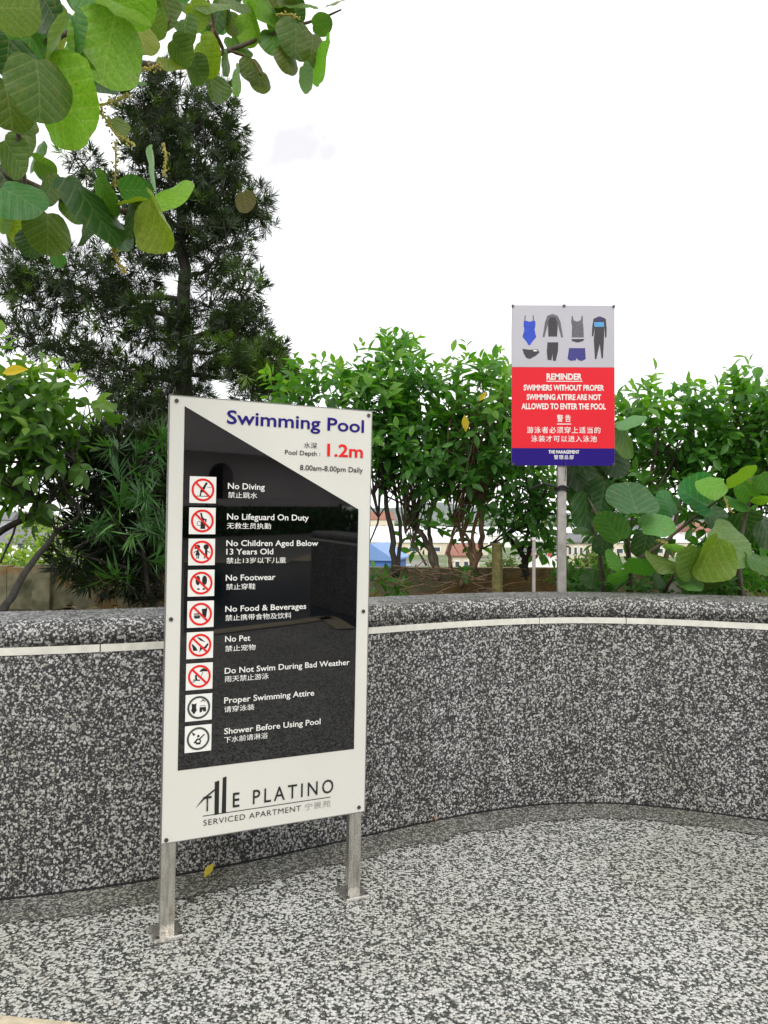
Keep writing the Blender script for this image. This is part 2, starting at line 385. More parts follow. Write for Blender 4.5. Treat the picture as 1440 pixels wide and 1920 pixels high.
# low bevelled beige step edge in the near left corner
k0, k1, k2 = ground(-40, 1914), ground(205, 1938), ground(420, 1965)
mb = MB(); q = [k0, k1, k2]; dn = Vector((-.08, -.35, 0))
for p in q: mb.v += [(p.x, p.y, .004), (p.x, p.y, .02), (p.x + dn.x, p.y + dn.y, .02), (p.x + dn.x, p.y + dn.y, .004)]
for i in range(2):
    for j in range(4): mb.f.append((i * 4 + j, i * 4 + (j + 1) % 4, (i + 1) * 4 + (j + 1) % 4, (i + 1) * 4 + j))
tag(mb.build('kerb_strip', M['kerb']), kind='structure')
m, t, b = new_mat('far_ground'); co = objco(t)
t.links.new(ramp(t, noise(t, .03, 5, co), [(.4, (.20, .20, .18)), (.5, (.10, .14, .05)), (.62, (.14, .19, .06)), (.7, (.30, .29, .27))]), b.inputs['Base Color']); b.inputs['Roughness'].default_value = .95
GZ = -8.0
ter = MB().add([(-4000, -200, GZ), (4000, -200, GZ), (4000, 5000, GZ), (-4000, 5000, GZ)], [(0, 1, 2, 3)]).build('terrain', m); tag(ter, kind='structure')
tag(MB().box((-9.0, -11.9, GZ), (11.0, 6.15, -.25)).build('podium_block', M['moss']), kind='structure')

# parapet wall
pw = empty('parapet_wall', (0, 0, 0), 'low curved parapet clad in black and white pebble wash with an ivory line along it', 'wall')
sweep(WL, WN, [(0, -.05), (0, .838), (.4, .838), (.4, -.05)]).build('wall_face', M['wall'], pw)
sweep(WL, WN, [(.012, .838), (.012, .866), (.39, .866), (.39, .838)]).build('groove_bed', M['ink'], pw)
cop = sweep(WL, WN, [(-.003, .866), (-.003, .912), (.001, .930), (.010, .943), (.028, .952), (.07, .955), (.34, .955), (.385, .947), (.403, .92), (.403, .866)]).build('coping', M['wall'], pw, True)
def idx_at(px):                       # index on the wall line seen at this photo column
    best = min(range(len(WL)), key=lambda i: abs((WL[i] - Vector((0, 0, 0))).x / max(.1, WL[i].y) - (px - 720) / FPX) if WL[i].y > 1 else 9); return best
cuts = [0, idx_at(-160), idx_at(176), idx_at(600), idx_at(1019), idx_at(1168), idx_at(1560), len(WL) - 1]
for a, bb in zip(cuts[:-1], cuts[1:]):
    if bb - a < 2: continue
    P = [v.copy() for v in WL[a:bb + 1]]; P[0] = P[0].lerp(P[1], .035); P[-1] = P[-1].lerp(P[-2], .035)
    sweep(P, WN[a:bb + 1], [(-.0045, .8385), (-.0045, .8655), (.012, .8655), (.012, .8385)]).build('joint_strip', M['ivory'], pw)

# planter soil and outer wall
OWY = 5.45
oz = .99
so = MB(); P = [v + n * .39 for v, n in zip(WL, WN)]; SOIL = .70
for i, p in enumerate(P): so.v += [(p.x, p.y, SOIL), (max(-8.9, min(10.9, p.x * 1.25)), max(OWY + .05, p.y + .3), SOIL)]
for i in range(len(P) - 1): so.f.append((2 * i, 2 * i + 2, 2 * i + 3, 2 * i + 1))
tag(so.build('planter_soil', M['soil']), kind='structure')
ow = empty('boundary_wall', (0, OWY, 0), 'low mossy concrete wall at the back of the planting bed behind the hedge', 'wall')
x = -8.9
while x < 10.8:
    L_ = 2.1; top = oz + random.uniform(-.006, .006); MB().box((x + .0015, 0, 0), (x + L_ - .0015, .12, top)).build('wall_panel', M['moss'], ow); x += L_
for px in (75, 1262):
    p = at(px, 1100, OWY - .06); MB().box((p.x - .06, -.05, .5), (p.x + .06, -.002, oz + .02)).build('pilaster', M['moss'] if px < 800 else M['pole'], ow)

# ------------------------------------------------------------------ big swimming pool sign
TLX, TLY, TLZ, YAW, IR, TI, BW, BH = -.6708, 2.46486, 1.69789, .45131, .00797, -.0172, .69604, 1.40229
a = Vector((math.cos(YAW), math.sin(YAW), 0)); nn = Vector((math.sin(YAW), -math.cos(YAW), 0)); dn = Vector((0, 0, -1))
a2 = a * math.cos(IR) + dn * math.sin(IR); b2 = dn * math.cos(IR) - a * math.sin(IR); b2 = b2 * math.cos(TI) + nn * math.sin(TI)
n2 = a2.cross(-b2).normalized()                  # out of the back?  (x cross up = toward viewer negated below)
if n2.dot(EYE - Vector((TLX, TLY, TLZ))) < 0: n2 = -n2
TL = Vector((TLX, TLY, TLZ)); HT = TLZ / (-b2.z); O = TL + b2 * HT
back = -n2; upv = -b2
SIGN_M = Matrix(((a2.x, back.x, upv.x, O.x), (a2.y, back.y, upv.y, O.y), (a2.z, back.z, upv.z, O.z), (0, 0, 0, 1)))
sg = empty('pool_rules_sign', (0, 0, 0), 'tall white and black swimming pool rules board on two steel posts before the wall', 'sign')
sg.matrix_world = SIGN_M
INV = SIGN_M.inverted()
def loc(px, py, M_=None):
    inv = INV if M_ is None else M_
    e = inv @ EYE; d = inv.to_3x3() @ ray(px, py); k = -e.y / d.y; q = e + d * k; return (q.x, q.z)
ZB = HT - BH
MB().box((0, 0, ZB), (BW, .005, HT)).build('board', M['board'], sg)
fr = MB(); e_ = .0025
fr.box((-e_, -.001, ZB - e_), (0, .009, HT + e_)); fr.box((BW, -.001, ZB - e_), (BW + e_, .009, HT + e_))
fr.box((0, -.001, HT), (BW, .009, HT + e_)); fr.box((0, -.001, ZB - e_), (BW, .009, ZB)); fr.build('edge_trim', M['edge'], sg)
L1 = -.0012
bp = [loc(346.5, 761.5), loc(671.9, 955), loc(663.5, 1403.5), loc(332.7, 1445.5)]
xl = (bp[0][0] + bp[3][0]) / 2; xr = (bp[1][0] + bp[2][0]) / 2; zb = (bp[2][1] + bp[3][1]) / 2
MB().poly([(xl, bp[0][1]), (xl, zb), (xr, zb), (xr, bp[1][1])], L1).build('black_panel', M['acrylic'], sg)
def tx(s, l, r, h, mat, bold=0, y=None, sl=0, space=1.0):
    A, B = loc(*l), loc(*r); up = loc(l[0], l[1] - h)
    text(s, sg, A[0], B[0], (A[1] + B[1]) / 2, up[1] - A[1], (L1 - .0008) if y is None else y, mat, bold, sl, space)
W_, K_ = M['white'], M['ink']
tx('Swimming Pool', (425, 795.5), (682, 809.5), 24.5, M['navy'], .016)
tx('水深', (569.5, 840), (594, 841.3), 11, K_)
tx('Pool Depth :', (534, 852), (600, 855), 8.3, K_, .008)
tx('1.2m', (613, 855), (680, 858), 22.5, M['redp'], .02)
tx('8.00am-8.00pm Daily', (562, 882), (680, 885.5), 9.6, K_, .008)
bw = .022
for s, l, r, h in [('No Diving', (427, 917), (496, 918), 11), ('禁止跳水', (427, 934), (482, 934.5), 11.5),
                   ('No Lifeguard On Duty', (425.4, 974), (578.5, 976), 11), ('无救生员执勤', (425, 991.5), (507.7, 992), 11.5),
                   ('No Children Aged Below', (424, 1023), (596, 1024), 10.6), ('13 Years Old', (424, 1039.2), (512, 1039.5), 10.6), ('禁止13岁以下儿童', (424, 1056.3), (535.7, 1056), 11.5),
                   ('No Footwear', (423, 1088.3), (516, 1087.3), 10.8), ('禁止穿鞋', (423.4, 1105.6), (478.5, 1105), 11.5),
                   ('No Food & Beverages', (422, 1145.8), (573.7, 1142.5), 10.6), ('禁止携带食物及饮料', (422, 1163.3), (546, 1160), 11.5),
                   ('No Pet', (421.7, 1203), (469, 1201.3), 10.6), ('禁止宠物', (421.7, 1221.3), (478.7, 1219), 11.5),
                   ('Do Not Swim During Bad Weather', (421, 1261), (655, 1248), 10.6), ('雨天禁止游泳', (421, 1278.3), (503.5, 1273.5), 11.5),
                   ('Proper Swimming Attire', (420, 1317), (588.6, 1305.3), 10.8), ('请穿泳装', (420, 1335), (476.6, 1331.5), 11.5),
                   ('Shower Before Using Pool', (420, 1374.6), (600.5, 1359), 10.8), ('下水前请淋浴', (420, 1392.3), (502, 1384.5), 11.5)]:
    tx(s, l, r, h, W_, .011 if ord(s[0]) < 256 else .003)
# bottom emblem
def lp(pts): return [loc(*p) for p in pts]
for pts in ([(402.6, 1466), (411, 1463), (410, 1526.5), (401.8, 1528)], [(417.6, 1458), (424.6, 1455.5), (423.6, 1523.5), (415.4, 1525)]):
    MB().poly(lp(pts), L1).build('emblem_bar', K_, sg)
mb = MB(); mb.poly(lp([(366, 1515.5), (380, 1497), (404, 1477.5), (404, 1481), (384, 1497.5)]), L1 - .0004); mb.build('emblem_slash', K_, sg)
tx('T', (380.5, 1521), (396, 1519.2), 27, K_, .01); tx('E', (436, 1513.8), (448.5, 1511.5), 26.5, K_, .01)
tx('PLATINO', (473.7, 1507.3), (624.5, 1485.5), 26, K_, .004, space=1.35)
A, B = loc(380, 1531.5), loc(619.6, 1492.8); mb = MB(); zz = (A[1] + B[1]) / 2; mb.poly([(A[0], zz - .0012), (B[0], zz - .0012), (B[0], zz + .0012), (A[0], zz + .0012)], L1); mb.build('emblem_line', K_, sg)
tx('SERVICED APARTMENT', (381, 1548.5), (564, 1519), 10.5, K_, -.004, space=1.1)
tx('宁景苑', (571, 1519.5), (619.6, 1511.5), 12.5, M['inkgrey'], -.004)
# pictograms
tl1 = loc(356, 892.7); br1 = loc(404.8, 941.4); tl9 = loc(346.5, 1362); 
px0 = (tl1[0] + tl9[0]) / 2; side = (br1[0] - tl1[0]); z1 = tl1[1]; z9 = tl9[1]
def pictogram(i):
    zt = z1 + (z9 - z1) * i / 8; cx = px0 + side / 2; cz = zt - side / 2; h = side / 2
    col = M['redp'] if i < 7 else M['greyring']
    sq = MB(); sq.poly([(cx - h, cz - h), (cx + h, cz - h), (cx + h, cz + h), (cx - h, cz + h)], L1 - .0005)
    o = sq.build('pictogram', M['white'], sg)
    y1, y2 = L1 - .0010, L1 - .0015; ic = MB(); S_ = lambda x, z: (cx + x * h, cz + z * h)
    P = lambda *p: ic.poly([S_(*q) for q in p], y1)
    C_ = lambda x, z, r, rz=None: ic.poly([S_(*q) for q in circ(x, z, r, 16, rz)], y1)
    T_ = lambda a_, b_, w1, w2=None: stroke(ic, S_(*a_), S_(*b_), w1 * h, y1, None if w2 is None else w2 * h)
    if i == 0:
        T_((.28, .55), (.08, .18), .17); T_((.1, .2), (-.15, -.15), .2); P((-.22, -.1), (.1, -.22), (-.02, -.02)); T_((-.15, -.12), (-.2, -.48), .1); T_((-.5, -.48), (.4, -.48), .05); T_((.3, .2), (.62, .2), .03); C_(.02, .12, .1)
    elif i == 1:
        T_((-.12, .6), (-.02, .22), .13); C_(.02, .12, .13); T_((.02, .1), (.3, .1), .12); T_((.28, .12), (.24, -.1), .1); P((-.12, -.15), (.2, -.15), (.22, -.6), (-.14, -.6)); T_((.02, .1), (0, -.2), .22); ring(ic, *S_(-.25, -.2), .17 * h, .04 * h, y1, 16)
    elif i == 2:
        C_(-.3, .38, .17); P((-.3, .25), (-.12, -.25), (-.5, -.25)); T_((-.36, -.2), (-.36, -.5), .07); T_((-.24, -.2), (-.24, -.5), .07); T_((-.3, .12), (-.6, -.05), .06); C_(-.48, .3, .08)
        C_(.32, .38, .2); T_((.32, .25), (.34, -.2), .18); T_((.3, -.1), (.2, -.5), .08); T_((.36, -.1), (.42, -.5), .08); T_((.34, .1), (.62, -.05), .05)
    elif i == 3:
        C_(-.25, .2, .17, .36); C_(.25, .2, .19, .36); C_(-.2, -.45, .1, .07); C_(.2, -.45, .1, .07)
    elif i == 4:
        P((.08, .38), (.5, .42), (.42, -.25), (.16, -.25)); T_((.42, .4), (.5, .62), .05); T_((-.5, .02), (-.08, .02), .08); T_((-.48, -.1), (-.06, -.1), .05); P((-.52, -.14), (0, -.14), (-.08, -.32), (-.44, -.32))
    elif i == 5:
        P((-.28, .68), (.08, .5), (.4, .22), (.3, .25), (0, .36)); P((-.62, .1), (-.56, .12), (-.3, -.15), (-.16, -.4), (-.5, -.4)); P((.0, -.28), (.2, -.25), (.1, -.35), (-.05, -.55)); P((.3, -.18), (.55, .12), (.66, .05), (.45, -.28)); T_((0, -.2), (.4, -.25), .2)
    elif i == 6:
        P((.0, .34), (.1, .5), (.3, .6), (.5, .5), (.62, .32), (.45, .34), (.3, .38), (.15, .33)); T_((.3, .4), (.1, -.1), .04); C_(-.25, .05, .08); T_((-.28, .0), (-.2, -.28), .14); T_((-.45, -.25), (.05, -.3), .09); T_((-.6, -.42), (-.3, -.36), .05); T_((-.1, .02), (.02, -.1), .07)
    elif i == 7:
        P((-.55, .35), (-.42, .28), (-.3, .28), (-.17, .35), (-.2, 0), (-.14, -.2), (-.36, -.5), (-.58, -.2), (-.52, 0)); P((.12, .38), (.3, .62), (.5, .4), (.42, .4), (.3, .5), (.2, .4)); T_((.1, .1), (.5, .1), .04); P((.06, 0), (.54, 0), (.55, -.34), (.34, -.34), (.3, -.15), (.22, -.38), (.06, -.38))
    else:
        P((-.5, .55), (-.2, .32), (-.38, .22)); C_(0, .18, .1); T_((-.02, 0), (-.3, -.32), .12); T_((.1, -.05), (.46, .28), .1); ring(ic, *S_(0, -.22), .22 * h, .1 * h, y1, 16); P((-.14, -.3), (.16, -.3), (.18, -.45), (-.16, -.45))
    ic.build('symbol', K_, o)
    rg = MB(); ring(rg, cx, cz, h * .86, h * (.16 if i < 7 else .15), y2)
    if i < 7: q = .60; stroke(rg, (cx - q * h, cz + q * h), (cx + q * h, cz - q * h), h * .15, y2 - .0002)
    rg.build('circle', col, o)
for i in range(9): pictogram(i)
# fixings
for p in ((331, 751.5), (691, 779), (320.5, 1161), (681, 1146), (311.5, 1575), (672.8, 1513.5)):
    c = loc(*p); mb = MB(); mb.tube([(c[0], -.0035, c[1]), (c[0], -.0005, c[1])], .0065, 10); mb.build('screw', M['screw'], sg)
# posts: flat steel hollow sections with flanged feet
PW = .046
for xc, px in ((loc(316, 1590)[0] + .002, 0), (loc(668.5, 1522)[0], 1)):
    mb = MB(); mb.box((xc - PW / 2, .006, .008), (xc + PW / 2, .036, HT - .02)); p = mb.build('post', M['steel'], sg)
    bv = p.modifiers.new('bev', 'BEVEL'); bv.width = .002; bv.segments = 1
    mb = MB(); fx, fy = .047, .055
    mb.box((xc - fx, .021 - fy, -.004), (xc + fx, .021 + fy, .013))
    f = mb.build('base_plate', M['steel'], sg); bv = f.modifiers.new('bev', 'BEVEL'); bv.width = .007; bv.segments = 2
    for dx in (-1, 1):
        for dy in (-1,):
            c = (xc + dx * .034, .021 + dy * .04); mb = MB(); mb.tube([(c[0], c[1], .010), (c[0], c[1], .016)], .006, 6); mb.build('bolt', M['screw'], f)

# ------------------------------------------------------------------ red and white reminder sign
RY = 4.15
c00, c10, c01, c11 = at(957.7, 572, RY), at(1153.4, 573.8, RY), at(961, 872.6, RY), at(1151.6, 872, RY)
RW = ((c10.x - c00.x) + (c11.x - c01.x)) / 2; RH = c00.z - c01.z; rx = (c00.x + c01.x) / 2; rz = c01.z
rs = empty('attire_reminder_sign', (rx + RW / 2, RY, SOIL), 'red white and blue swimming attire reminder board on a grey pole behind the wall', 'sign')
ox, ozz = -RW / 2, rz - SOIL
def rl(zx, zy): return (ox + (zx - 109) / 1091 * RW, ozz + (1764 - zy) / 1692 * RH)
x0, x1 = ox, ox + RW; zt, zw, zr, zbb = ozz + RH, rl(0, 728)[1], rl(0, 1582)[1], ozz
MB().box((x0, .0, zbb), (x1, .006, zt)).build('backing_board', M['edge'], rs)
for nm, za, zc, mt in (('white_panel', zw, zt, M['lilac']), ('red_panel', zr, zw, M['red_board']), ('blue_panel', zbb, zr, M['blue_board'])):
    MB().box((x0 + .001, -.0015, za + .0005), (x1 - .001, -.0001, zc - .0005)).build(nm, mt, rs)
y1 = -.0022
def tr(s, za, zb_, base, h, mat=W_, bold=.012, space=1.0):
    A = rl(za, base); B = rl(zb_, base); text(s, rs, A[0], B[0], A[1], h / 1692 * RH, y1, mat, bold, 0, space)
tr('REMINDER', 478, 852, 858, 62, bold=.03)
tr('SWIMMERS WITHOUT PROPER', 235, 1087, 972, 56, bold=.03); tr('SWIMMING ATTIRE ARE NOT', 268, 1055, 1071, 56, bold=.03); tr('ALLOWED TO ENTER THE POOL', 213, 1105, 1170, 58, bold=.03)
tr('警 告', 588, 735, 1306, 78, bold=.012); tr('游泳者必须穿上适当的', 270, 1048, 1425, 70, bold=.008, space=1.15); tr('泳装才可以进入泳池', 315, 1010, 1516, 68, bold=.008, space=1.15)
tr('THE MANAGEMENT', 500, 823, 1637, 33, bold=.03); tr('管理总部', 556, 765, 1698, 46, bold=.008, space=1.2)
mb = MB()
for a_, b_, zz in ((475, 858, 876), (588, 738, 1327)): stroke(mb, rl(a_, zz), rl(b_, zz), .0045, y1)
mb.build('underline', W_, rs)
def cloth(name, polys):
    first = None
    for k, (mt, pts) in enumerate(polys):
        mb = MB(); mb.poly([rl(*p) for p in pts], y1 - .0003 * k); o = mb.build(name if first is None else 'cloth_detail', mt, rs if first is None else first); first = first or o
cb, cn, cc, cg, cy = M['c_blue'], M['c_navy'], M['c_char'], M['c_grey'], M['c_cyan']
cloth('swimsuit_print', [(cb, [(235, 240), (265, 238), (298, 250), (330, 238), (358, 240), (360, 290), (350, 330), (368, 410), (325, 460), (305, 495), (285, 495), (262, 455), (222, 410), (242, 330), (234, 290)]),
                        (cg, [(246, 182), (256, 182), (252, 242), (242, 242)]), (cg, [(330, 182), (340, 182), (346, 242), (336, 242)])])
cloth('swim_brief_print', [(cc, [(222, 535), (300, 545), (380, 538), (405, 572), (360, 610), (300, 642), (262, 630), (236, 585)]), (W_, [(335, 548), (372, 545), (380, 560), (340, 562)])])
cloth('rash_shirt_print', [(cg, [(485, 185), (540, 165), (595, 185), (625, 250), (652, 412), (632, 412), (598, 280), (590, 405), (496, 405), (490, 280), (455, 412), (435, 412), (462, 250)]), (cc, [(515, 200), (565, 200), (590, 250), (586, 400), (500, 400), (496, 250)])])
cloth('swim_short_print', [(cc, [(487, 465), (602, 465), (598, 560), (575, 662), (545, 660), (540, 585), (530, 655), (488, 650), (480, 560)])])
cloth('tank_top_print', [(cg, [(745, 185), (755, 185), (765, 232), (800, 245), (838, 232), (850, 182), (860, 182), (862, 250), (868, 300), (872, 412), (744, 412), (748, 300), (738, 245)]), (cc, [(738, 430), (878, 428), (865, 450), (810, 466), (752, 452)])])
cloth('swim_trunk_print', [(cn, [(716, 525), (885, 525), (893, 640), (850, 662), (812, 652), (798, 630), (785, 655), (730, 660), (700, 640)])])
cloth('wetsuit_print', [(cc, [(975, 215), (1030, 190), (1050, 190), (1105, 215), (1115, 320), (1112, 410), (1098, 410), (1090, 300), (1085, 440), (1075, 630), (1060, 632), (1040, 480), (1005, 642), (990, 640), (978, 440), (990, 300), (972, 400), (957, 400), (962, 290)]),
                       (cy, [(980, 250), (1085, 250), (1088, 300), (985, 300)]), (cn, [(1025, 195), (1052, 192), (1060, 240), (1015, 245)])])
for zx, zy in ((118, 82), (663, 78), (1190, 84), (125, 1750), (1185, 1750)):
    c = rl(zx, zy); mb = MB(); mb.tube([(c[0], -.006, c[1]), (c[0], -.001, c[1])], .008, 8); mb.build('screw', M['screw'], rs)
pb = at(1052.5, 900, RY + .03); pxl = pb.x - (rx + RW / 2)
mb = MB(); mb.box((pxl - .023, .008, -.06), (pxl + .023, .04, zt - .05)); p = mb.build('pole', M['pole'], rs); bv = p.modifiers.new('b', 'BEVEL'); bv.width = .003
mb = MB(); zz = at(1050, 913, RY).z - SOIL
pts = [(pxl + .034 * math.cos(t_) , .024 + .026 * math.sin(t_), zz + .006 * math.sin(3 * t_)) for t_ in np.linspace(0, 2 * PI, 14)]
mb.tube(pts, .006, 6, False); mb.tube([(x_, y_, z_ - .014) for x_, y_, z_ in pts], .006, 6, False)
mb.tube([(pxl - .03, .01, zz), (pxl - .09, .03, zz + .02), (pxl - .16, .08, zz - .01)], .007, 6); mb.build('cable_tie', M['cable'], rs)
mb = MB(); q0 = rl(675, 1725); mb.tube([(q0[0], -.006, q0[1]), (q0[0] + .001, -.007, q0[1] - .045), (q0[0], .002, q0[1] - .10)], .0018, 5); mb.build('wire_end', M['screw'], rs)
flush_text()

# ------------------------------------------------------------------ small uprights behind the wall
p = at(932, 1065, 4.75); q = at(932, 1022, 4.75)
o = empty('mossy_stake', (p.x, 4.75, SOIL), 'short mossy timber stake standing behind the wall left of the thin grey pipe', 'stake')
mb = MB(); mb.tube([(0, 0, -.05), (.002, 0, .1), (0, 0, q.z - SOIL)], [.036, .034, .032], 10); mb.build('shaft', M['mosspost'], o)
mb = MB(); mb.tube([(0, 0, q.z - SOIL), (0, 0, q.z - SOIL + .012)], [.037, .034], 10); mb.build('top_cap', M['mosspost'], o)
p = at(1001, 1013, 4.2)
o = empty('thin_pipe', (p.x, 4.2, SOIL), 'thin upright grey pipe with pale cap just left of the reminder sign pole', 'pipe')
mb = MB(); mb.tube([(0, 0, -.05), (0, 0, p.z - SOIL)], .0095, 10); mb.build('shaft', M['pipe'], o)
mb = MB(); mb.tube([(0, 0, p.z - SOIL), (0, 0, p.z - SOIL + .015)], .012, 10); mb.build('top_cap', M['ivory'], o)
p = ground(383, 1647)
def leaf_shape(L, Wd, fold=.2, n=3):
    v = [(0, 0, 0)]; f = []
    ts = [.25, .5, .75]; ws = [.38, .5, .33]
    for t_, w_ in zip(ts, ws): v += [(-w_ * Wd, t_ * L, fold * Wd * w_), (0, t_ * L, 0), (w_ * Wd, t_ * L, fold * Wd * w_)]
    v.append((0, L, -.04 * L)); f = [(0, 2, 1), (0, 3, 2), (1, 2, 5, 4), (2, 3, 6, 5), (4, 5, 8, 7), (5, 6, 9, 8), (7, 8, 10), (8, 9, 10)]
    return v, f
for (px, py, L_, rz_, nm, colr, lab) in ((383, 1650, .06, -.5, 'fallen_leaf', (.55, .45, .03), 'fallen yellow leaf on the deck between the sign posts'), (817, 1544, .03, .6, 'fallen_leaf', (.30, .14, .04), 'tiny brown fallen leaf at the foot of the curved wall')):
    g = ground(px, py); v, f = leaf_shape(L_, L_ * .5, .5); me = MB().add(v, f).mesh('fallen_leaf'); o = link(nm, me, M['leafcol'])
    o.location = (g.x, g.y, .008); o.rotation_euler = (.75, .25, rz_); o.color = (*colr, 1); tag(o, lab, 'leaf')

# ------------------------------------------------------------------ foliage machinery
def basis(d, n):
    d = d / np.linalg.norm(d, axis=1, keepdims=True); s = np.cross(d, n); s /= (np.linalg.norm(s, axis=1, keepdims=True) + 1e-9); nn_ = np.cross(s, d)
    return s, d, nn_
def scatter_mesh(name, tv, tf, pos, d, n, scale, tint, wscale=None):
    tv = np.array(tv, np.float32); k = len(tv); m_ = len(pos); s, dd, nn_ = basis(d, n)
    if wscale is None: wscale = np.ones(m_)
    sc_ = scale[:, None, None]
    V = pos[:, None, :] + (s[:, None, :] * tv[None, :, 0:1] * wscale[:, None, None] + dd[:, None, :] * tv[None, :, 1:2] + nn_[:, None, :] * tv[None, :, 2:3]) * sc_
    V = V.reshape(-1, 3); nf = len(tf); sizes = np.array([len(f) for f in tf]); flat = np.concatenate([np.array(f) for f in tf])
    loops = (flat[None, :] + (np.arange(m_) * k)[:, None]).ravel()
    sz = np.tile(sizes, m_); st = np.concatenate([[0], np.cumsum(sz)[:-1]])
    me = bpy.data.meshes.new(name); me.vertices.add(len(V)); me.vertices.foreach_set('co', V.astype(np.float32).ravel())
    me.loops.add(len(loops)); me.loops.foreach_set('vertex_index', loops.astype(np.int32)); me.polygons.add(len(sz)); me.polygons.foreach_set('loop_start', st.astype(np.int32))
    me.update(calc_edges=True)
    at_ = me.attributes.new('tint', 'FLOAT', 'POINT'); at_.data.foreach_set('value', np.repeat(tint, k).astype(np.float32)); return me
def blob_points(blobs, n, shell=.5):
    """blobs: (px, py, rpx_x, rpx_y, Y, depth)"""
    w_ = np.array([b_[2] * b_[3] for b_ in blobs], float); w_ /= w_.sum(); ch = RNG.choice(len(blobs), n, p=w_)
    u = RNG.normal(size=(n, 3)); u /= np.linalg.norm(u, axis=1, keepdims=True); r = RNG.random(n) ** (1 / (2 + 2 * shell))
    pos = np.zeros((n, 3)); out = np.zeros((n, 3))
    for i in range(n):
        b_ = blobs[ch[i]]; c = at(b_[0], b_[1], b_[4]); k = b_[4] / FPX
        e = np.array([u[i, 0] * b_[2] * k, u[i, 1] * b_[5], u[i, 2] * b_[3] * k]); pos[i] = np.array(c) + e * r[i]; out[i] = u[i]
    return pos, out, r
LV, LF = leaf_shape(1, .46, .45)
def sprigs(pos, out, nleaf, leaf, twig, droop=.25, up=.5):
    """returns leaf pos, dir, normal, size"""
    P, D, Nn, Sz, T = [], [], [], [], []
    for p, o_ in zip(pos, out):
        ax = Vector(o_) * .8 + Vector((0, 0, up)) + Vector(RNG.normal(size=3)) * .35; ax.normalize()
        a_ = ax.orthogonal().normalized(); b_ = ax.cross(a_); base = RNG.random() * 6.28; tw = twig * RNG.uniform(.7, 1.3); tj = RNG.random()
        for j in range(nleaf):
            f_ = (j + 1) / nleaf; th = base + j * 2.4; side_ = a_ * math.cos(th) + b_ * math.sin(th)
            d = (side_ * RNG.uniform(.7, 1.1) + ax * (.3 + .6 * f_) + Vector((0, 0, -droop * RNG.uniform(.4, 1.6)))).normalized()
            nrm = (ax * .8 + Vector((0, 0, .8)) - side_ * .2 + Vector(RNG.normal(size=3)) * .35)
            P.append(Vector(p) + ax * tw * f_); D.append(d); Nn.append(nrm); Sz.append(leaf * RNG.uniform(.6, 1.15) * (1.05 - .35 * f_)); T.append(tj * .5 + RNG.random() * .3 + .25 * f_)
    return np.array(P), np.array(D), np.array(Nn), np.array(Sz), np.array(T)
LEAFMESH = []
for k in range(4):
    v, f = leaf_shape(1, .40 + .05 * k, .3 + .15 * k); LEAFMESH.append(MB().add(v, f).mesh('leaf')); LEAFMESH[-1].materials.append(M['leafcol'])
def lerp3(stops, t_):
    lo, mid, hi = stops
    return [lo[i] + (mid[i] - lo[i]) * t_ / .55 if t_ < .55 else mid[i] + (hi[i] - mid[i]) * (t_ - .55) / .45 for i in range(3)]
def place_leaf(me, pos, d, nrm, size, wsc, col, parent, name='leaf'):
    s, dd, nv = basis(np.array([d], float), np.array([nrm], float)); s, dd, nv = s[0], dd[0], nv[0]
    o = bpy.data.objects.new(name, me); COL.objects.link(o); o.parent = parent
    pl = parent.location
    o.matrix_local = Matrix(((s[0] * size * wsc, dd[0] * size, nv[0] * size, pos[0] - pl.x), (s[1] * size * wsc, dd[1] * size, nv[1] * size, pos[1] - pl.y), (s[2] * size * wsc, dd[2] * size, nv[2] * size, pos[2] - pl.z), (0, 0, 0, 1)))
    o.color = (*col, 1); return o
def relmesh(me, root):
    n = len(me.vertices); a_ = np.empty(n * 3, np.float32); me.vertices.foreach_get('co', a_); a_ = a_.reshape(-1, 3) - np.array(root.location, np.float32); me.vertices.foreach_set('co', a_.ravel()); me.update()
HC = ((.022, .078, .016), (.078, .235, .030), (.23, .42, .045)); LC = ((.025, .07, .012), (.085, .20, .026), (.25, .37, .04))
def stem_tubes(stems, root, mat, name='stem'):
    for st in stems:
        pts = [at(*p[:3]) - root.location for p in st]; rad = [p[3] for p in st]
        P = smooth_path(pts, 5); R_ = np.interp(np.linspace(0, 1, len(P)), np.linspace(0, 1, len(rad)), rad)
        P = [q + Vector(RNG.normal(size=3)) * r_ * .25 for q, r_ in zip(P, R_)]
        mb = MB(); mb.tube(P, list(R_), 7); mb.build(name, mat, root, True)
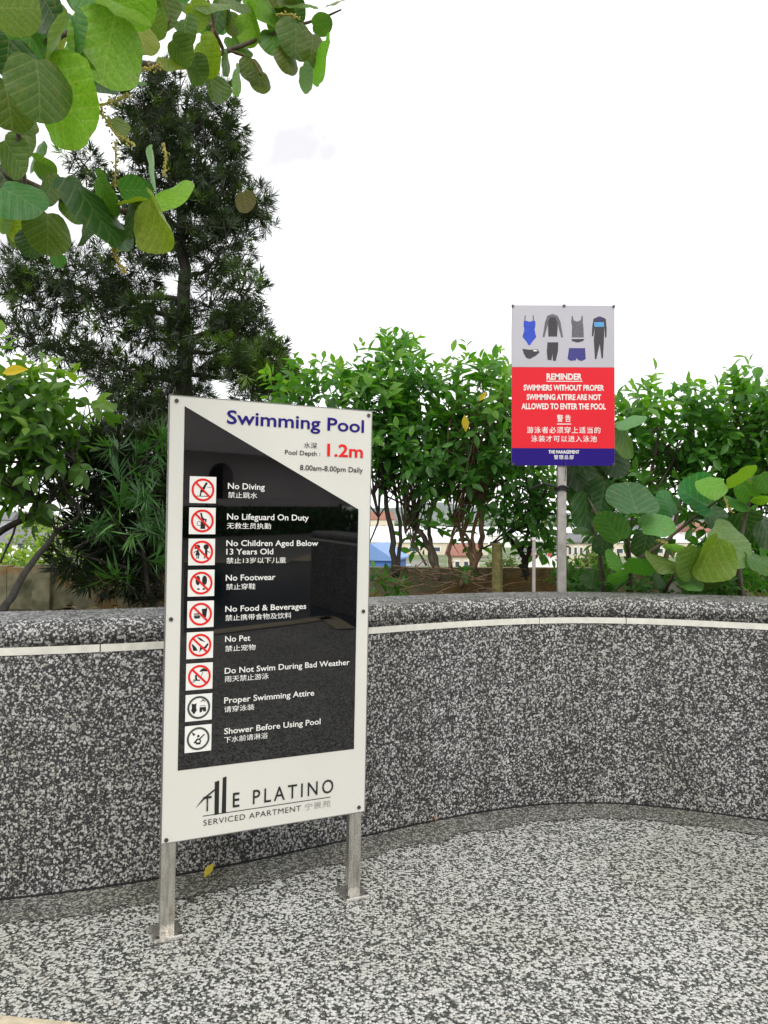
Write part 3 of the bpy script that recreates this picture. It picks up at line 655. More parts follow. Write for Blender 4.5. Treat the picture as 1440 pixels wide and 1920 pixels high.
def shrub(name, base, label, blobs, nspr, leaf, stems, mat='hedge_leaf', cols=HC, bark_='bark_grey', single=70, nl=7, up=.5, twigs=60, bright_top=None, group=None, cat='shrub', tw=.16):
    g = at(*base); root = empty(name, (g.x, g.y, SOIL), label, cat, group)
    stem_tubes(stems, root, M[bark_])
    pos, out, r = blob_points(blobs, nspr)
    P, D, Nn, Sz, T = sprigs(pos, out, nl, leaf, tw, up=up)
    # leaf tint gets lighter toward the top of the shrub
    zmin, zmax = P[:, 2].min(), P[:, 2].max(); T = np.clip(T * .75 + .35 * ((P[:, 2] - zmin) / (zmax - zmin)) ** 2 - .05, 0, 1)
    order = np.argsort(P[:, 1]); si = order[:single * 3:3]; rest = np.setdiff1d(np.arange(len(P)), si)
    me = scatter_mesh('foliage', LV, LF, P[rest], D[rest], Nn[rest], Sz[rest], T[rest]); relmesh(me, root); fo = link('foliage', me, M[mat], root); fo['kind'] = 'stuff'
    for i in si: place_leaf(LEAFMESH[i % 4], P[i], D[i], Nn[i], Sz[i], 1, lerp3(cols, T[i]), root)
    mb = MB()
    for i in range(twigs):                                       # fine twigs between stems and leaves
        a_ = Vector(pos[i]); st = random.choice(stems); q_ = random.choice(st[len(st) // 2:]); b_ = at(q_[0], q_[1], q_[2]); m_ = a_.lerp(b_, .5) + Vector(RNG.normal(size=3)) * .04
        mb.tube([b_ - root.location, m_ - root.location, a_ - root.location], [.006, .004, .002], 4, False)
    mb.build('twig', M[bark_], root)['kind'] = 'stuff'
    return root
HG = 'leafy hedge shrubs in the planting bed behind the wall'
Yh = 4.95
shrub('hedge_shrub', (741, 1080, Yh), 'leafy green hedge shrub rising just beside the right edge of the tall rules board',
      [(620, 745, 90, 38, Yh + .1, .3), (700, 775, 60, 60, Yh, .3), (730, 830, 60, 50, Yh, .3), (580, 735, 60, 25, Yh + .1, .3), (745, 890, 30, 26, Yh, .2), (705, 930, 14, 20, Yh, .1), (820, 1010, 22, 25, Yh, .1)], 155, .118,
      [[(741, 1085, Yh, .022), (735, 1000, Yh, .018), (723, 930, Yh, .014), (715, 860, Yh, .010), (690, 780, Yh, .005)],
       [(745, 1080, Yh, .014), (750, 1000, Yh, .012), (742, 930, Yh, .010), (735, 860, Yh, .008), (740, 790, Yh, .004)],
       [(690, 1025, Yh, .005), (710, 970, Yh, .006), (700, 930, Yh, .005)]], group=HG, bark_='bark_dark')
shrub('hedge_shrub', (816, 1080, Yh + .1), 'tallest hedge shrub, its leafy top rising highest of the hedge between the two signs',
      [(730, 695, 34, 34, Yh + .1, .22), (775, 735, 58, 34, Yh + .1, .3), (790, 785, 75, 60, Yh + .1, .35), (800, 850, 70, 50, Yh, .3), (722, 668, 12, 12, Yh, .1), (790, 895, 55, 24, Yh, .25), (780, 698, 18, 12, Yh, .1)], 175, .118,
      [[(820, 1085, Yh, .028), (812, 1050, Yh, .024), (793, 1007, Yh, .017), (777, 981, Yh, .014), (759, 930, Yh, .011), (760, 840, Yh, .007), (740, 700, Yh, .003)],
       [(818, 1060, Yh, .02), (805, 1000, Yh, .013), (812, 950, Yh, .010), (830, 920, Yh, .008), (850, 850, Yh, .004)],
       [(793, 1007, Yh, .012), (770, 985, Yh, .008), (755, 975, Yh, .005)], [(800, 1060, Yh, .008), (775, 1020, Yh, .006), (760, 1000, Yh, .004)]], group=HG, bark_='bark_grey')
shrub('hedge_shrub', (885, 1089, Yh - .05), 'hedge shrub with slender tan stems and a few yellow leaves left of the reminder board',
      [(880, 735, 55, 40, Yh, .3), (925, 760, 45, 50, Yh, .3), (890, 820, 70, 60, Yh, .3), (900, 885, 60, 45, Yh, .3), (915, 700, 14, 12, Yh, .1), (870, 915, 30, 18, Yh, .2), (850, 1035, 22, 18, Yh, .15), (930, 945, 22, 16, Yh, .2)], 165, .118,
      [[(860, 1100, Yh, .016), (893, 1053, Yh, .020), (903, 1007, Yh, .018), (898, 930, Yh, .013), (890, 860, Yh, .007), (880, 760, Yh, .004)],
       [(893, 1053, Yh, .015), (886, 1000, Yh, .012), (905, 940, Yh, .010), (915, 880, Yh, .006), (930, 800, Yh, .003)],
       [(884, 1060, Yh, .014), (878, 1010, Yh, .010), (850, 980, Yh, .008), (838, 930, Yh, .005)],
       [(844, 1066, Yh, .014), (843, 1030, Yh, .011), (856, 980, Yh, .009), (867, 943, Yh, .007), (875, 880, Yh, .004)],
       [(884, 1075, Yh, .010), (880, 1040, Yh, .009), (866, 1015, Yh, .007), (860, 985, Yh, .004)]], group=HG, bark_='bark_tan', twigs=90)
shrub('hedge_shrub', (985, 1085, Yh), 'sparse dark stemmed hedge shrub seen below and left of the reminder board',
      [(960, 900, 45, 30, Yh, .3), (1010, 915, 45, 35, Yh + .1, .3), (975, 970, 40, 30, Yh, .25), (1020, 980, 30, 40, Yh, .25), (995, 1030, 30, 25, Yh, .2), (950, 830, 30, 40, Yh + .1, .2), (1020, 860, 60, 40, Yh + .3, .2)], 150, .095,
      [[(985, 1085, Yh, .030), (983, 1060, Yh, .024), (976, 1035, Yh, .016), (947, 1002, Yh, .011), (926, 968, Yh, .008), (900, 930, Yh, .004)],
       [(983, 1060, Yh, .018), (1000, 1010, Yh, .012), (1015, 960, Yh, .009), (1030, 900, Yh, .005)],
       [(976, 1035, Yh, .012), (990, 990, Yh, .010), (965, 950, Yh, .007), (950, 900, Yh, .004)],
       [(905, 1030, Yh, .006), (940, 1010, Yh, .006), (985, 985, Yh, .006), (1020, 965, Yh, .004)], [(920, 1020, Yh, .006), (960, 985, Yh, .006), (1010, 940, Yh, .004)]], group=HG, bark_='bark_dark', single=40)
Yr = 5.0
shrub('hedge_shrub', (1230, 1085, Yr), 'bushy hedge shrub just right of the reminder board behind the big round leaves',
      [(1190, 775, 45, 25, Yr, .3), (1240, 770, 50, 28, Yr, .3), (1290, 785, 45, 35, Yr, .3), (1215, 840, 70, 50, Yr + .1, .3), (1290, 850, 50, 50, Yr + .1, .3), (1120, 900, 60, 50, Yr + .1, .3), (1215, 900, 60, 40, Yr + .1, .3), (1180, 1000, 60, 40, Yr, .2), (1300, 920, 60, 40, Yr + .1, .25)], 240, .118,
      [[(1230, 1090, Yr, .02), (1225, 1000, Yr, .016), (1220, 900, Yr, .011), (1240, 800, Yr, .004)], [(1235, 1090, Yr, .02), (1260, 1000, Yr, .014), (1285, 900, Yr, .010), (1300, 800, Yr, .004)],
       [(1150, 1090, Yr, .02), (1130, 1020, Yr, .014), (1125, 940, Yr, .010), (1150, 860, Yr, .004)]], group=HG, bark_='bark_grey')
shrub('hedge_shrub', (1400, 1085, Yr), 'bushy hedge shrub at the right edge with light green leaves on top',
      [(1380, 755, 45, 25, Yr - .1, .3), (1430, 745, 50, 25, Yr - .2, .3), (1350, 790, 40, 30, Yr, .3), (1400, 810, 60, 50, Yr, .3), (1370, 870, 60, 45, Yr + .1, .3), (1440, 880, 50, 60, Yr, .3), (1430, 980, 40, 60, Yr, .3), (1480, 800, 60, 80, Yr, .3), (1380, 1000, 60, 60, Yr + .1, .2), (1400, 1070, 60, 25, Yr, .2)], 300, .118,
      [[(1400, 1090, Yr, .022), (1395, 1000, Yr, .018), (1370, 900, Yr, .012), (1380, 780, Yr, .004)], [(1440, 1090, Yr, .022), (1450, 980, Yr, .016), (1440, 880, Yr, .010), (1430, 770, Yr, .004)]], group=HG, bark_='bark_grey')
Yl = 4.3
shrub('hedge_shrub', (8, 1130, 3.9), 'lime green shrub with long dark crooked branches at the left edge of the photo',
      [(20, 720, 70, 40, Yl, .3), (-10, 800, 90, 80, Yl, .35), (60, 790, 70, 60, Yl, .3), (150, 760, 50, 22, Yl, .2), (100, 850, 60, 40, Yl, .25), (10, 885, 50, 40, Yl, .3), (60, 930, 40, 18, Yl, .2)], 150, .135,
      [[(2, 1150, 3.6, .020), (50, 1070, 3.9, .017), (105, 1000, Yl, .013), (140, 975, Yl, .010), (150, 960, Yl, .006)],
       [(-60, 1030, Yl, .020), (20, 985, Yl, .018), (70, 960, Yl, .014), (105, 930, Yl, .009), (150, 870, Yl, .005)],
       [(-60, 990, Yl, .014), (0, 962, Yl, .011), (50, 930, Yl, .008), (80, 870, Yl, .005)],
       [(0, 1055, Yl, .006), (25, 1000, Yl, .006), (45, 930, Yl, .005), (50, 850, Yl, .004)], [(-40, 900, Yl, .01), (20, 830, Yl, .007), (60, 770, Yl, .004)]], mat='left_leaf', cols=LC, group=HG, bark_='bark_dark', single=70, up=.3)
# a few single yellow leaves in the hedge
hs = [o for o in COL.objects if o.name.startswith('hedge_shrub')]
for (px, py, L_, ang) in ((871, 778, .10, -85), (898, 752, .07, 50), (4, 700, .13, 10)):
    p = at(px, py, Yh - .36 if px > 100 else 3.9); par = hs[2] if px > 100 else hs[-1]
    a_ = math.radians(ang); place_leaf(LEAFMESH[1], p, (math.cos(a_), 0, math.sin(a_)), (0, -1, .3), L_, 1, (.62, .46, .02), par)

# litter, roots and low vines on the planting bed
lit = MB()
for k in range(34):
    x0_ = random.uniform(690, 1040); y0_ = random.uniform(1075, 1108); Y0 = random.uniform(4.3, 5.2)
    p = at(x0_, y0_, Y0); pts = [p]
    for j in range(5): p = p + Vector((random.uniform(-.14, .14), random.uniform(-.04, .04), random.uniform(-.05, .055))); p.z = max(SOIL + .02, p.z); pts.append(p)
    lit.tube(smooth_path(pts, 3), random.uniform(.0015, .004), 4, False)
lo_ = lit.build('dry_vines', M['dry']); tag(lo_, 'tangle of dry brown creeper stems at the foot of the hedge', 'vines', kind='stuff')
n_ = 900; pos = np.stack([RNG.uniform(-2.2, 4, n_), RNG.uniform(4.0, 5.4, n_), RNG.uniform(SOIL + .005, SOIL + .05, n_)], 1)
pos[:, 1] = np.maximum(pos[:, 1], [3.0 + .0 * x for x in pos[:, 0]])
me = scatter_mesh('leaf_litter', LV, LF, pos, RNG.normal(size=(n_, 3)) * [1, 1, .2], RNG.normal(size=(n_, 3)) * .4 + [0, 0, 1], RNG.uniform(.04, .09, n_), RNG.random(n_))
lmm, t, b = new_mat('litter_leaf'); at_n = N(t, 'ShaderNodeAttribute'); at_n.attribute_name = 'tint'
t.links.new(ramp(t, at_n.outputs['Fac'], [(0, (.05, .03, .015)), (.5, (.22, .12, .05)), (.8, (.35, .24, .10)), (1, (.10, .17, .04))]), b.inputs['Base Color']); b.inputs['Roughness'].default_value = .8
tag(link('leaf_litter', me, lmm), 'fallen brown leaves covering the planting bed behind the wall', 'leaf litter', kind='stuff')
gb = [(1250, 1100, 190, 22, 4.5, .25), (1100, 1100, 60, 20, 4.5, .2), (720, 1100, 40, 14, 4.6, .2), (1400, 1105, 60, 20, 4.4, .2)]
pos, out, r = blob_points(gb, 150); P, D, Nn, Sz, T = sprigs(pos, out, 6, .08, .08, up=.6)
tag(link('ground_cover', scatter_mesh('gc', LV, LF, P, D, Nn, Sz, T * .6), M['hedge_leaf']), 'low dark leafy ground cover along the top of the wall', 'ground cover', kind='stuff')

# ------------------------------------------------------------------ podocarpus trees (narrow strap leaves in tufts)
def tuft(nb, seed, L=1.0, wd=.055, spread=1.0):
    r_ = random.Random(seed); v = []; f = []
    for i in range(nb):
        th = i * 2.4 + r_.uniform(-.2, .2); el = r_.uniform(.1, 1.25) * spread; l_ = L * r_.uniform(.65, 1.05); o_ = r_.uniform(-.1, .35)
        d = Vector((math.cos(th) * math.sin(el), math.cos(el), math.sin(th) * math.sin(el)))
        s_ = d.cross(Vector((.3, .2, 1))).normalized() if abs(d.z) < .95 else Vector((1, 0, 0))
        b0 = Vector((0, o_, 0)); k = len(v); bend = Vector((0, 0, -.06 * l_))
        v += [tuple(b0), tuple(b0 + d * l_ * .45 + s_ * wd), tuple(b0 + d * l_ * .45 - s_ * wd), tuple(b0 + d * l_ + bend)]
        f += [(k, k + 2, k + 1), (k + 1, k + 2, k + 3)]
    return v, f
def podo(name, base, label, blobs, n, size, wd, stems, mat, nb=16, boost=(), single=0, tint_lo=0, tint_hi=1, cat='tree', shell=.6, hi=.12):
    g = at(*base); root = empty(name, (g.x, g.y, SOIL), label, cat)
    stem_tubes(stems[:1], root, M['bark_dark'], 'trunk'); stem_tubes(stems[1:], root, M['bark_dark'], 'limb')
    pos, out, r = blob_points(blobs, n, shell); d = out * .9 + RNG.normal(size=(n, 3)) * .5 + [0, 0, .25]; nr = RNG.normal(size=(n, 3))
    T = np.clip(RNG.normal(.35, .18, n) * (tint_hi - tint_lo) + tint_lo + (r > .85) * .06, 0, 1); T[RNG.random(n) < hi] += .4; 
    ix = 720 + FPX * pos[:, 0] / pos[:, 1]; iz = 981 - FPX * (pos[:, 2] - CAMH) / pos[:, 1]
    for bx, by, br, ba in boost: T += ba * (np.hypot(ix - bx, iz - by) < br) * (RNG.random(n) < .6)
    T = np.clip(T, 0, 1); Sz = RNG.uniform(.75, 1.2, n) * size
    order = np.argsort(pos[:, 1]); si = set(order[:single * 2:2].tolist()); rest = np.array([i for i in range(n) if i not in si]); parts = np.array_split(rest, 3)
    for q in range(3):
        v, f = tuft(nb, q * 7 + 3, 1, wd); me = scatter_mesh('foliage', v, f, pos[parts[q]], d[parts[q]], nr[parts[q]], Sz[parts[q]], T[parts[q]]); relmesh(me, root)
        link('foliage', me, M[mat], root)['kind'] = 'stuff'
    if single:
        v, f = tuft(nb, 5, 1, wd); tm = MB().add(v, f).mesh('leaf_tuft'); a_ = tm.attributes.new('tint', 'FLOAT', 'POINT'); a_.data.foreach_set('value', np.full(len(v), .62, np.float32)); tm.materials.append(M[mat])
        for i in si: place_leaf(tm, pos[i], d[i], nr[i], Sz[i] * 1.1, 1, (1, 1, 1), root, 'leaf_tuft')
    mb = MB()
    for i in range(0, n, 6):
        p_ = Vector(pos[i]); dd_ = Vector(d[i]).normalized(); q_ = p_ - dd_ * .14 + Vector((0, 0, -.03)); mb.tube([q_ - root.location, p_ - root.location], [.006, .003], 4, False)
    mb.build('twig', M['bark_dark'], root)['kind'] = 'stuff'
    return root
Yt = 6.0
TB = [(470, 610, 40, 28), (505, 662, 32, 20), (470, 700, 50, 26), (525, 705, 36, 24), (490, 668, 40, 28), (540, 735, 26, 16), (285, 180, 40, 40), (270, 230, 42, 50), (290, 330, 50, 50), (440, 240, 22, 40), (430, 310, 26, 40), (420, 400, 40, 40), (500, 690, 50, 34), (460, 620, 46, 34), (335, 195, 62, 58), (405, 215, 42, 55), (300, 265, 60, 50), (390, 290, 55, 50), (330, 335, 60, 50), (405, 355, 45, 40), (478, 382, 34, 34), (460, 400, 30, 25), (370, 425, 70, 55), (300, 445, 60, 50), (425, 465, 45, 50), (240, 500, 60, 45),
      (455, 540, 46, 34), (400, 560, 60, 45), (170, 530, 65, 42), (90, 530, 50, 36), (30, 500, 40, 30), (15, 540, 40, 16), (210, 590, 70, 45), (110, 640, 60, 30), (40, 632, 45, 22), (290, 610, 60, 50), (370, 650, 60, 50), (440, 650, 50, 35), (480, 690, 50, 35),
      (520, 715, 34, 22), (210, 690, 60, 40), (270, 740, 60, 50), (150, 680, 45, 30), (155, 305, 36, 16), (190, 335, 30, 16), (240, 380, 45, 35), (480, 730, 60, 25), (330, 740, 60, 60), (250, 800, 60, 50), (60, 560, 60, 25), (500, 425, 14, 10), (450, 610, 40, 22)]
stT = [[(352, 1090, Yt, .075), (350, 900, Yt, .07), (348, 720, Yt, .062), (345, 560, Yt, .05), (340, 420, Yt, .036), (345, 280, Yt, .02), (350, 180, Yt, .008)]]
for a_ in ((346, 640, 470, 560), (346, 600, 180, 520), (346, 700, 500, 690), (345, 720, 120, 640), (344, 480, 480, 390), (346, 520, 420, 470), (342, 430, 250, 340), (342, 560, 60, 520), (343, 400, 400, 300), (343, 300, 300, 220), (346, 780, 230, 760), (240, 380, 150, 300), (346, 660, 440, 640), (345, 610, 290, 560)):
    stT.append([(a_[0], a_[1], Yt, .024), ((a_[0] + a_[2]) / 2, (a_[1] + a_[3]) / 2 + 12, Yt + random.uniform(-.2, .2), .015), (a_[2], a_[3], Yt + random.uniform(-.3, .3), .005)])
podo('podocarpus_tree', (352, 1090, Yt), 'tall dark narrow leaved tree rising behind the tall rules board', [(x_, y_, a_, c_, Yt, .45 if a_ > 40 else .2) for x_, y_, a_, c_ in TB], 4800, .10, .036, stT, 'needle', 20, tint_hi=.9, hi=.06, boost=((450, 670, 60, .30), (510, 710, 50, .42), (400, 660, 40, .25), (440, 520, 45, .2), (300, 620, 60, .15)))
Ys = 4.5
SB = [(235, 860, 70, 50), (170, 900, 45, 45), (270, 940, 60, 60), (205, 990, 60, 50), (150, 1040, 42, 34), (270, 1030, 50, 50), (230, 1075, 70, 34), (290, 1090, 40, 30), (200, 840, 50, 40), (290, 870, 40, 60), (310, 1000, 30, 60), (330, 950, 40, 90)]
stS = [[(300, 1125, Ys + .2, .03), (290, 1050, Ys + .2, .025), (280, 950, Ys + .2, .018), (270, 850, Ys + .2, .008)], [(290, 1060, Ys + .1, .015), (230, 1000, Ys, .010), (190, 940, Ys, .005)], [(290, 1080, Ys + .1, .015), (220, 1060, Ys, .010), (150, 1040, Ys, .005)]]
podo('podocarpus_shrub', (300, 1125, Ys + .2), 'low dark shrub with starry tufts of strap leaves left of the tall rules board', [(x_, y_, a_, c_, Ys + .25, .3) for x_, y_, a_, c_ in SB], 900, .13, .045, stS, 'needle', 16, cat='shrub', hi=.0, tint_hi=.55)
GB = [(230, 850, 35, 30), (290, 840, 30, 40), (250, 900, 40, 30), (290, 950, 30, 40), (210, 960, 45, 35), (265, 985, 45, 35), (185, 1000, 25, 20), (230, 1020, 30, 20), (235, 1085, 25, 14), (300, 1000, 25, 40), (170, 965, 20, 15), (270, 1040, 30, 15)]
podo('podocarpus_sapling', (280, 1125, Ys - .2), 'younger fresh green strap leaved shoots poking out in front of the dark shrub', [(x_, y_, a_, c_, Ys - .25, .10) for x_, y_, a_, c_ in GB], 44, .15, .038,
     [[(280, 1125, Ys, .014), (270, 1040, Ys - .05, .012), (255, 950, Ys - .1, .008), (240, 860, Ys - .1, .004)], [(272, 1050, Ys - .05, .008), (220, 1000, Ys - .1, .005), (190, 980, Ys - .15, .003)], [(262, 990, Ys - .08, .006), (290, 930, Ys - .1, .004), (292, 850, Ys - .15, .003)]], 'needle_green', 17, single=45, cat='shrub', tint_lo=.35, hi=.15)

# ------------------------------------------------------------------ sea grape: big round leaves
def grape_mesh(seed, curl=1.0):
    r_ = random.Random(seed); nr, nth = 6, 26; v = [(0, .46, 0)]; uv = [(.5, .46)]; f = []
    cup = r_.choice((-1, 1)) * r_.uniform(.10, .26) * curl; roll = r_.uniform(-.35, .35) * curl; fold = r_.uniform(.05, .30) * curl; ph = r_.uniform(0, 6); wav = r_.uniform(.012, .03)
    for i in range(1, nr + 1):
        q = i / nr
        for j in range(nth):
            th = 2 * PI * j / nth; rr = q * .5
            x = rr * math.sin(th) * 1.0; y = .5 - rr * math.cos(th)
            nt_ = math.exp(-((min(th, 2 * PI - th)) / .30) ** 2); y += nt_ * .10 * q ** 2
            y = y * 1 + .0 * x; x *= (1 + .06 * math.sin(2 * th + ph))
            z = fold * abs(x) + cup * (x * x) * 3 + roll * (y - .5) ** 2 + wav * q ** 2 * math.sin(5 * th + ph) + .012 * math.cos((y - .7 * abs(x)) * 38) * q
            v.append((x, y, z)); uv.append((.5 + x, y))
    for j in range(nth): f.append((0, 1 + (j + 1) % nth, 1 + j))
    for i in range(nr - 1):
        for j in range(nth):
            a_ = 1 + i * nth; jj = (j + 1) % nth; f.append((a_ + j, a_ + jj, a_ + nth + jj, a_ + nth + j))
    me = bpy.data.meshes.new('sea_grape_leaf'); me.from_pydata(v, [], f); ul = me.uv_layers.new(name='UVMap')
    li = np.empty(len(me.loops), np.int32); me.loops.foreach_get('vertex_index', li); ul.data.foreach_set('uv', np.array(uv, np.float32)[li].ravel())
    me.polygons.foreach_set('use_smooth', [True] * len(me.polygons)); me.materials.append(M['grape']); me.update(); return me
GM = [grape_mesh(s_) for s_ in (1, 2, 3, 4, 5, 6)]; GF = [grape_mesh(s_, .25) for s_ in (7, 8, 9)]
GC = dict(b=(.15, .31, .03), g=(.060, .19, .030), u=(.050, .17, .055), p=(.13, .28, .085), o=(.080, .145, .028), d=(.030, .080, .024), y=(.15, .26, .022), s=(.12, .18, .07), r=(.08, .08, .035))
def gleaf(root, px, py, Lp, Wp, ang, c, Y, k, name='leaf'):
    """one leaf: centre on the photo, length and width seen, direction of the tip, distance"""
    full = max(Lp, Wp) * Y / FPX; a_ = math.radians(ang); t_ = Vector((math.cos(a_), 0, math.sin(a_))); s_ = Vector((-math.sin(a_), 0, math.cos(a_)))
    fl, fw = min(1, Lp / max(Lp, Wp)), min(1, Wp / max(Lp, Wp))
    cr_ = random.uniform(-.05, .05)
    # tilt about the short seen axis so a round leaf is seen at the right width
    if fw < fl: al = math.acos(max(.15, min(1, fw / .97))); sg_ = random.choice((-1, 1)); sd = s_ * math.cos(al) + Vector((0, sg_, 0)) * math.sin(al); d = t_
    else: al = math.acos(max(.15, min(1, fl / .97))); d = t_ * math.cos(al) + Vector((0, random.choice((-1, 1)), 0)) * math.sin(al); sd = s_
    nrm = d.cross(sd)
    if nrm.y > 0: nrm = -nrm
    nrm = nrm + Vector((0, 0, .12 + cr_)); cpos = at(px, py, Y)
    col = [max(.01, x_ * random.uniform(.82, 1.2)) for x_ in GC[c]]
    o = place_leaf(GM[k % 6] if min(Lp, Wp) / max(Lp, Wp) > .5 else GF[k % 3], cpos - d * full * .5, d, nrm, full, 1.0 if fw >= .9 or fl >= .9 else .95, col, root, name)
    return cpos - d * full * .5
HERO = [(203, 90, 132, 98, -100, 'b', 1.75), (122, 190, 150, 112, -55, 'b', 1.7), (73, 162, 118, 78, -85, 'o', 1.62), (147, 62, 74, 46, -80, 'g', 1.7), (225, 20, 105, 26, -18, 's', 1.75), (245, 4, 84, 60, 10, 'b', 1.8),
        (27, 15, 90, 66, 0, 's', 1.6), (265, 72, 62, 50, -70, 'y', 1.9), (107, 70, 90, 34, -115, 's', 1.66), (126, 100, 60, 42, -110, 'b', 1.85), (14, 108, 74, 50, -95, 'd', 1.7), (16, 190, 100, 60, -80, 'o', 1.7), (36, 222, 66, 50, -70, 'o', 1.8),
        (252, 154, 42, 26, -10, 's', 2.0), (160, 125, 62, 24, -45, 's', 1.75), (190, 165, 55, 34, -30, 'd', 2.0), (95, 20, 80, 70, -60, 'd', 1.9), (60, 60, 90, 60, -100, 'g', 1.9), (170, 10, 70, 50, -60, 'g', 1.9), (50, 110, 80, 50, -75, 'g', 1.95),
        (50, 266, 50, 42, -80, 'o', 2.2), (27, 293, 76, 60, -60, 'o', 2.1), (86, 307, 46, 26, -20, 'o', 2.3), (37, 370, 92, 78, -30, 'u', 2.0), (93, 356, 60, 52, -90, 'o', 2.1), (90, 435, 80, 52, -90, 'o', 2.1), (27, 424, 50, 40, -50, 'y', 2.2), (10, 340, 70, 60, -60, 'd', 2.2),
        (180, 400, 150, 52, -55, 'd', 1.95), (200, 362, 78, 36, -55, 'g', 2.0), (248, 412, 72, 54, -100, 'd', 2.0), (253, 357, 62, 24, 0, 'u', 2.05), (288, 322, 82, 9, 94, 'p', 2.0), (325, 368, 80, 62, 25, 'b', 1.95), (306, 412, 104, 58, -62, 'y', 1.93), (253, 378, 60, 22, 10, 'y', 1.97), (160, 430, 60, 40, -100, 'd', 2.1), (130, 350, 40, 40, -60, 'd', 2.15), (140, 390, 56, 40, -70, 'o', 2.15), (5, 410, 50, 40, -60, 'b', 2.2), (108, 490, 26, 22, -80, 'g', 2.3), (60, 455, 50, 34, -100, 'd', 2.2), (215, 450, 40, 20, -40, 's', 2.05),
        (555, 72, 78, 58, -90, 'o', 2.9), (585, 90, 66, 46, -95, 'o', 2.85), (605, 112, 90, 36, -95, 'b', 2.8), (573, 145, 54, 26, -75, 'p', 2.8), (540, 112, 54, 36, -85, 'o', 2.9), (603, 45, 40, 20, 10, 'o', 2.9), (630, 5, 48, 24, 20, 's', 2.9), (550, 14, 90, 50, 5, 'o', 3.0), (495, 25, 84, 56, -50, 'y', 3.0), (475, 50, 72, 48, -70, 'y', 3.0), (512, 78, 52, 44, -80, 'o', 3.0),
        (475, 135, 58, 40, -80, 'o', 3.0), (487, 152, 44, 34, -90, 'o', 3.0), (445, 150, 54, 22, -80, 'y', 3.0), (447, 90, 54, 40, -50, 'o', 3.0), (427, 42, 50, 26, -90, 'o', 3.0), (397, 8, 74, 50, 0, 'o', 2.6), (370, 28, 60, 46, -60, 'y', 2.6), (348, 60, 62, 46, -80, 'o', 2.5), (388, 104, 74, 52, -60, 'y', 2.6), (340, 95, 62, 44, -50, 'o', 2.5), (398, 168, 56, 38, -80, 'o', 2.8), (424, 118, 44, 18, -75, 'o', 2.9), (316, 27, 60, 44, -80, 'o', 2.4), (370, 130, 54, 40, -60, 'o', 2.6), (293, 40, 56, 40, -60, 'o', 2.3), (460, 378, 42, 38, -80, 'r', 3.2), (215, 240, 44, 26, -70, 'o', 2.4), (530, 45, 60, 44, -110, 'o', 3.1), (320, 120, 50, 36, -30, 'y', 2.5), (440, 8, 60, 44, -30, 'o', 2.8)]
CG = at(-900, 300, 3.2)
sgT = empty('sea_grape_tree', (CG.x, CG.y, 0), 'overhanging tree limbs with big round leaves filling the upper left corner', 'tree')
def gbr(pts, name, mat, root, n=6):
    P = smooth_path([at(*p[:3]) - root.location for p in pts], 6); R_ = np.interp(np.linspace(0, 1, len(P)), np.linspace(0, 1, len(pts)), [p[3] for p in pts]); mb = MB(); mb.tube(P, list(R_), n); return mb.build(name, mat, root, True)
MB().tube([(0, 0, 0), (.05, .02, 1.5), (.15, 0, 2.9), (.4, -.1, 4.2)], [.16, .14, .12, .08], 12).build('trunk', M['bark_grey'], sgT, True)
BR = [[(-900, -350, 3.2, .05), (-300, -50, 2.6, .03), (60, 90, 2.2, .016), (250, 118, 2.5, .012), (340, 124, 2.7, .011), (415, 100, 2.95, .010), (520, 60, 3.0, .007), (600, 35, 2.9, .005), (640, 18, 2.9, .003)],
      [(-900, 100, 3.2, .045), (-200, 250, 2.4, .016), (20, 330, 2.2, .010), (150, 385, 2.1, .008), (250, 395, 2.05, .006), (300, 385, 2.0, .004)],
      [(60, 90, 2.2, .012), (35, 200, 2.0, .008), (40, 300, 2.15, .007), (60, 400, 2.15, .005)], [(380, 115, 2.8, .007), (400, 50, 2.8, .006), (390, 0, 2.7, .005)], [(395, 45, 2.8, .006), (415, 85, 2.9, .008), (428, 125, 2.95, .005)],
      [(250, 118, 2.4, .008), (300, 60, 2.4, .006), (330, 20, 2.4, .004)], [(60, 90, 2.0, .009), (130, 60, 1.85, .007), (200, 20, 1.8, .005)], [(430, 95, 2.95, .005), (470, 110, 3.0, .004), (490, 140, 3.0, .003)]]
for b_ in BR: gbr(b_, 'branch', M['bark_tan'] if b_[0][0] > 200 else M['bark_grey'], sgT)
allb = [at(p[0], p[1], p[2]) for b_ in BR for p in b_]
for k, hh in enumerate(HERO):
    m_ = 1.14 if hh[6] < 2.4 else 1.06; hh = (hh[0], hh[1], hh[2] * m_, hh[3] * m_) + hh[4:]
    q = gleaf(sgT, *hh, k)
# leaves behind the large ones, and leaves out of the frame that continue the limbs
for k in range(150):
    z_ = random.random()
    if z_ < .42: px, py, Y = random.uniform(-160, 300), random.uniform(-140, 90), random.uniform(2.15, 2.7)
    elif z_ < .55: px, py, Y = random.uniform(-200, 110), random.uniform(250, 450), random.uniform(2.35, 2.8)
    elif z_ < .85: px, py, Y = random.uniform(280, 560), random.uniform(-90, 60), random.uniform(2.9, 3.3)
    else: px, py, Y = random.uniform(-200, -20), random.uniform(-50, 500), random.uniform(1.7, 2.5)
    s_ = random.uniform(50, 82) * 2.4 / Y; gleaf(sgT, px, py, s_, s_ * random.uniform(.5, .9), random.uniform(-130, -30), random.choice('oodgyog'), Y, k)
def spike(pts, root):
    P = smooth_path([at(*p) - root.location for p in pts], 8); mb = MB(); mb.tube(P, .0024, 5)
    for p_ in P:
        for j in range(3):
            c_ = p_ + Vector(RNG.normal(size=3)) * .004; mb.tube([c_, c_ + Vector(RNG.normal(size=3)).normalized() * .006], [.0028, .0014], 5)
    mb.build('flower_spike', M['spike'], root)
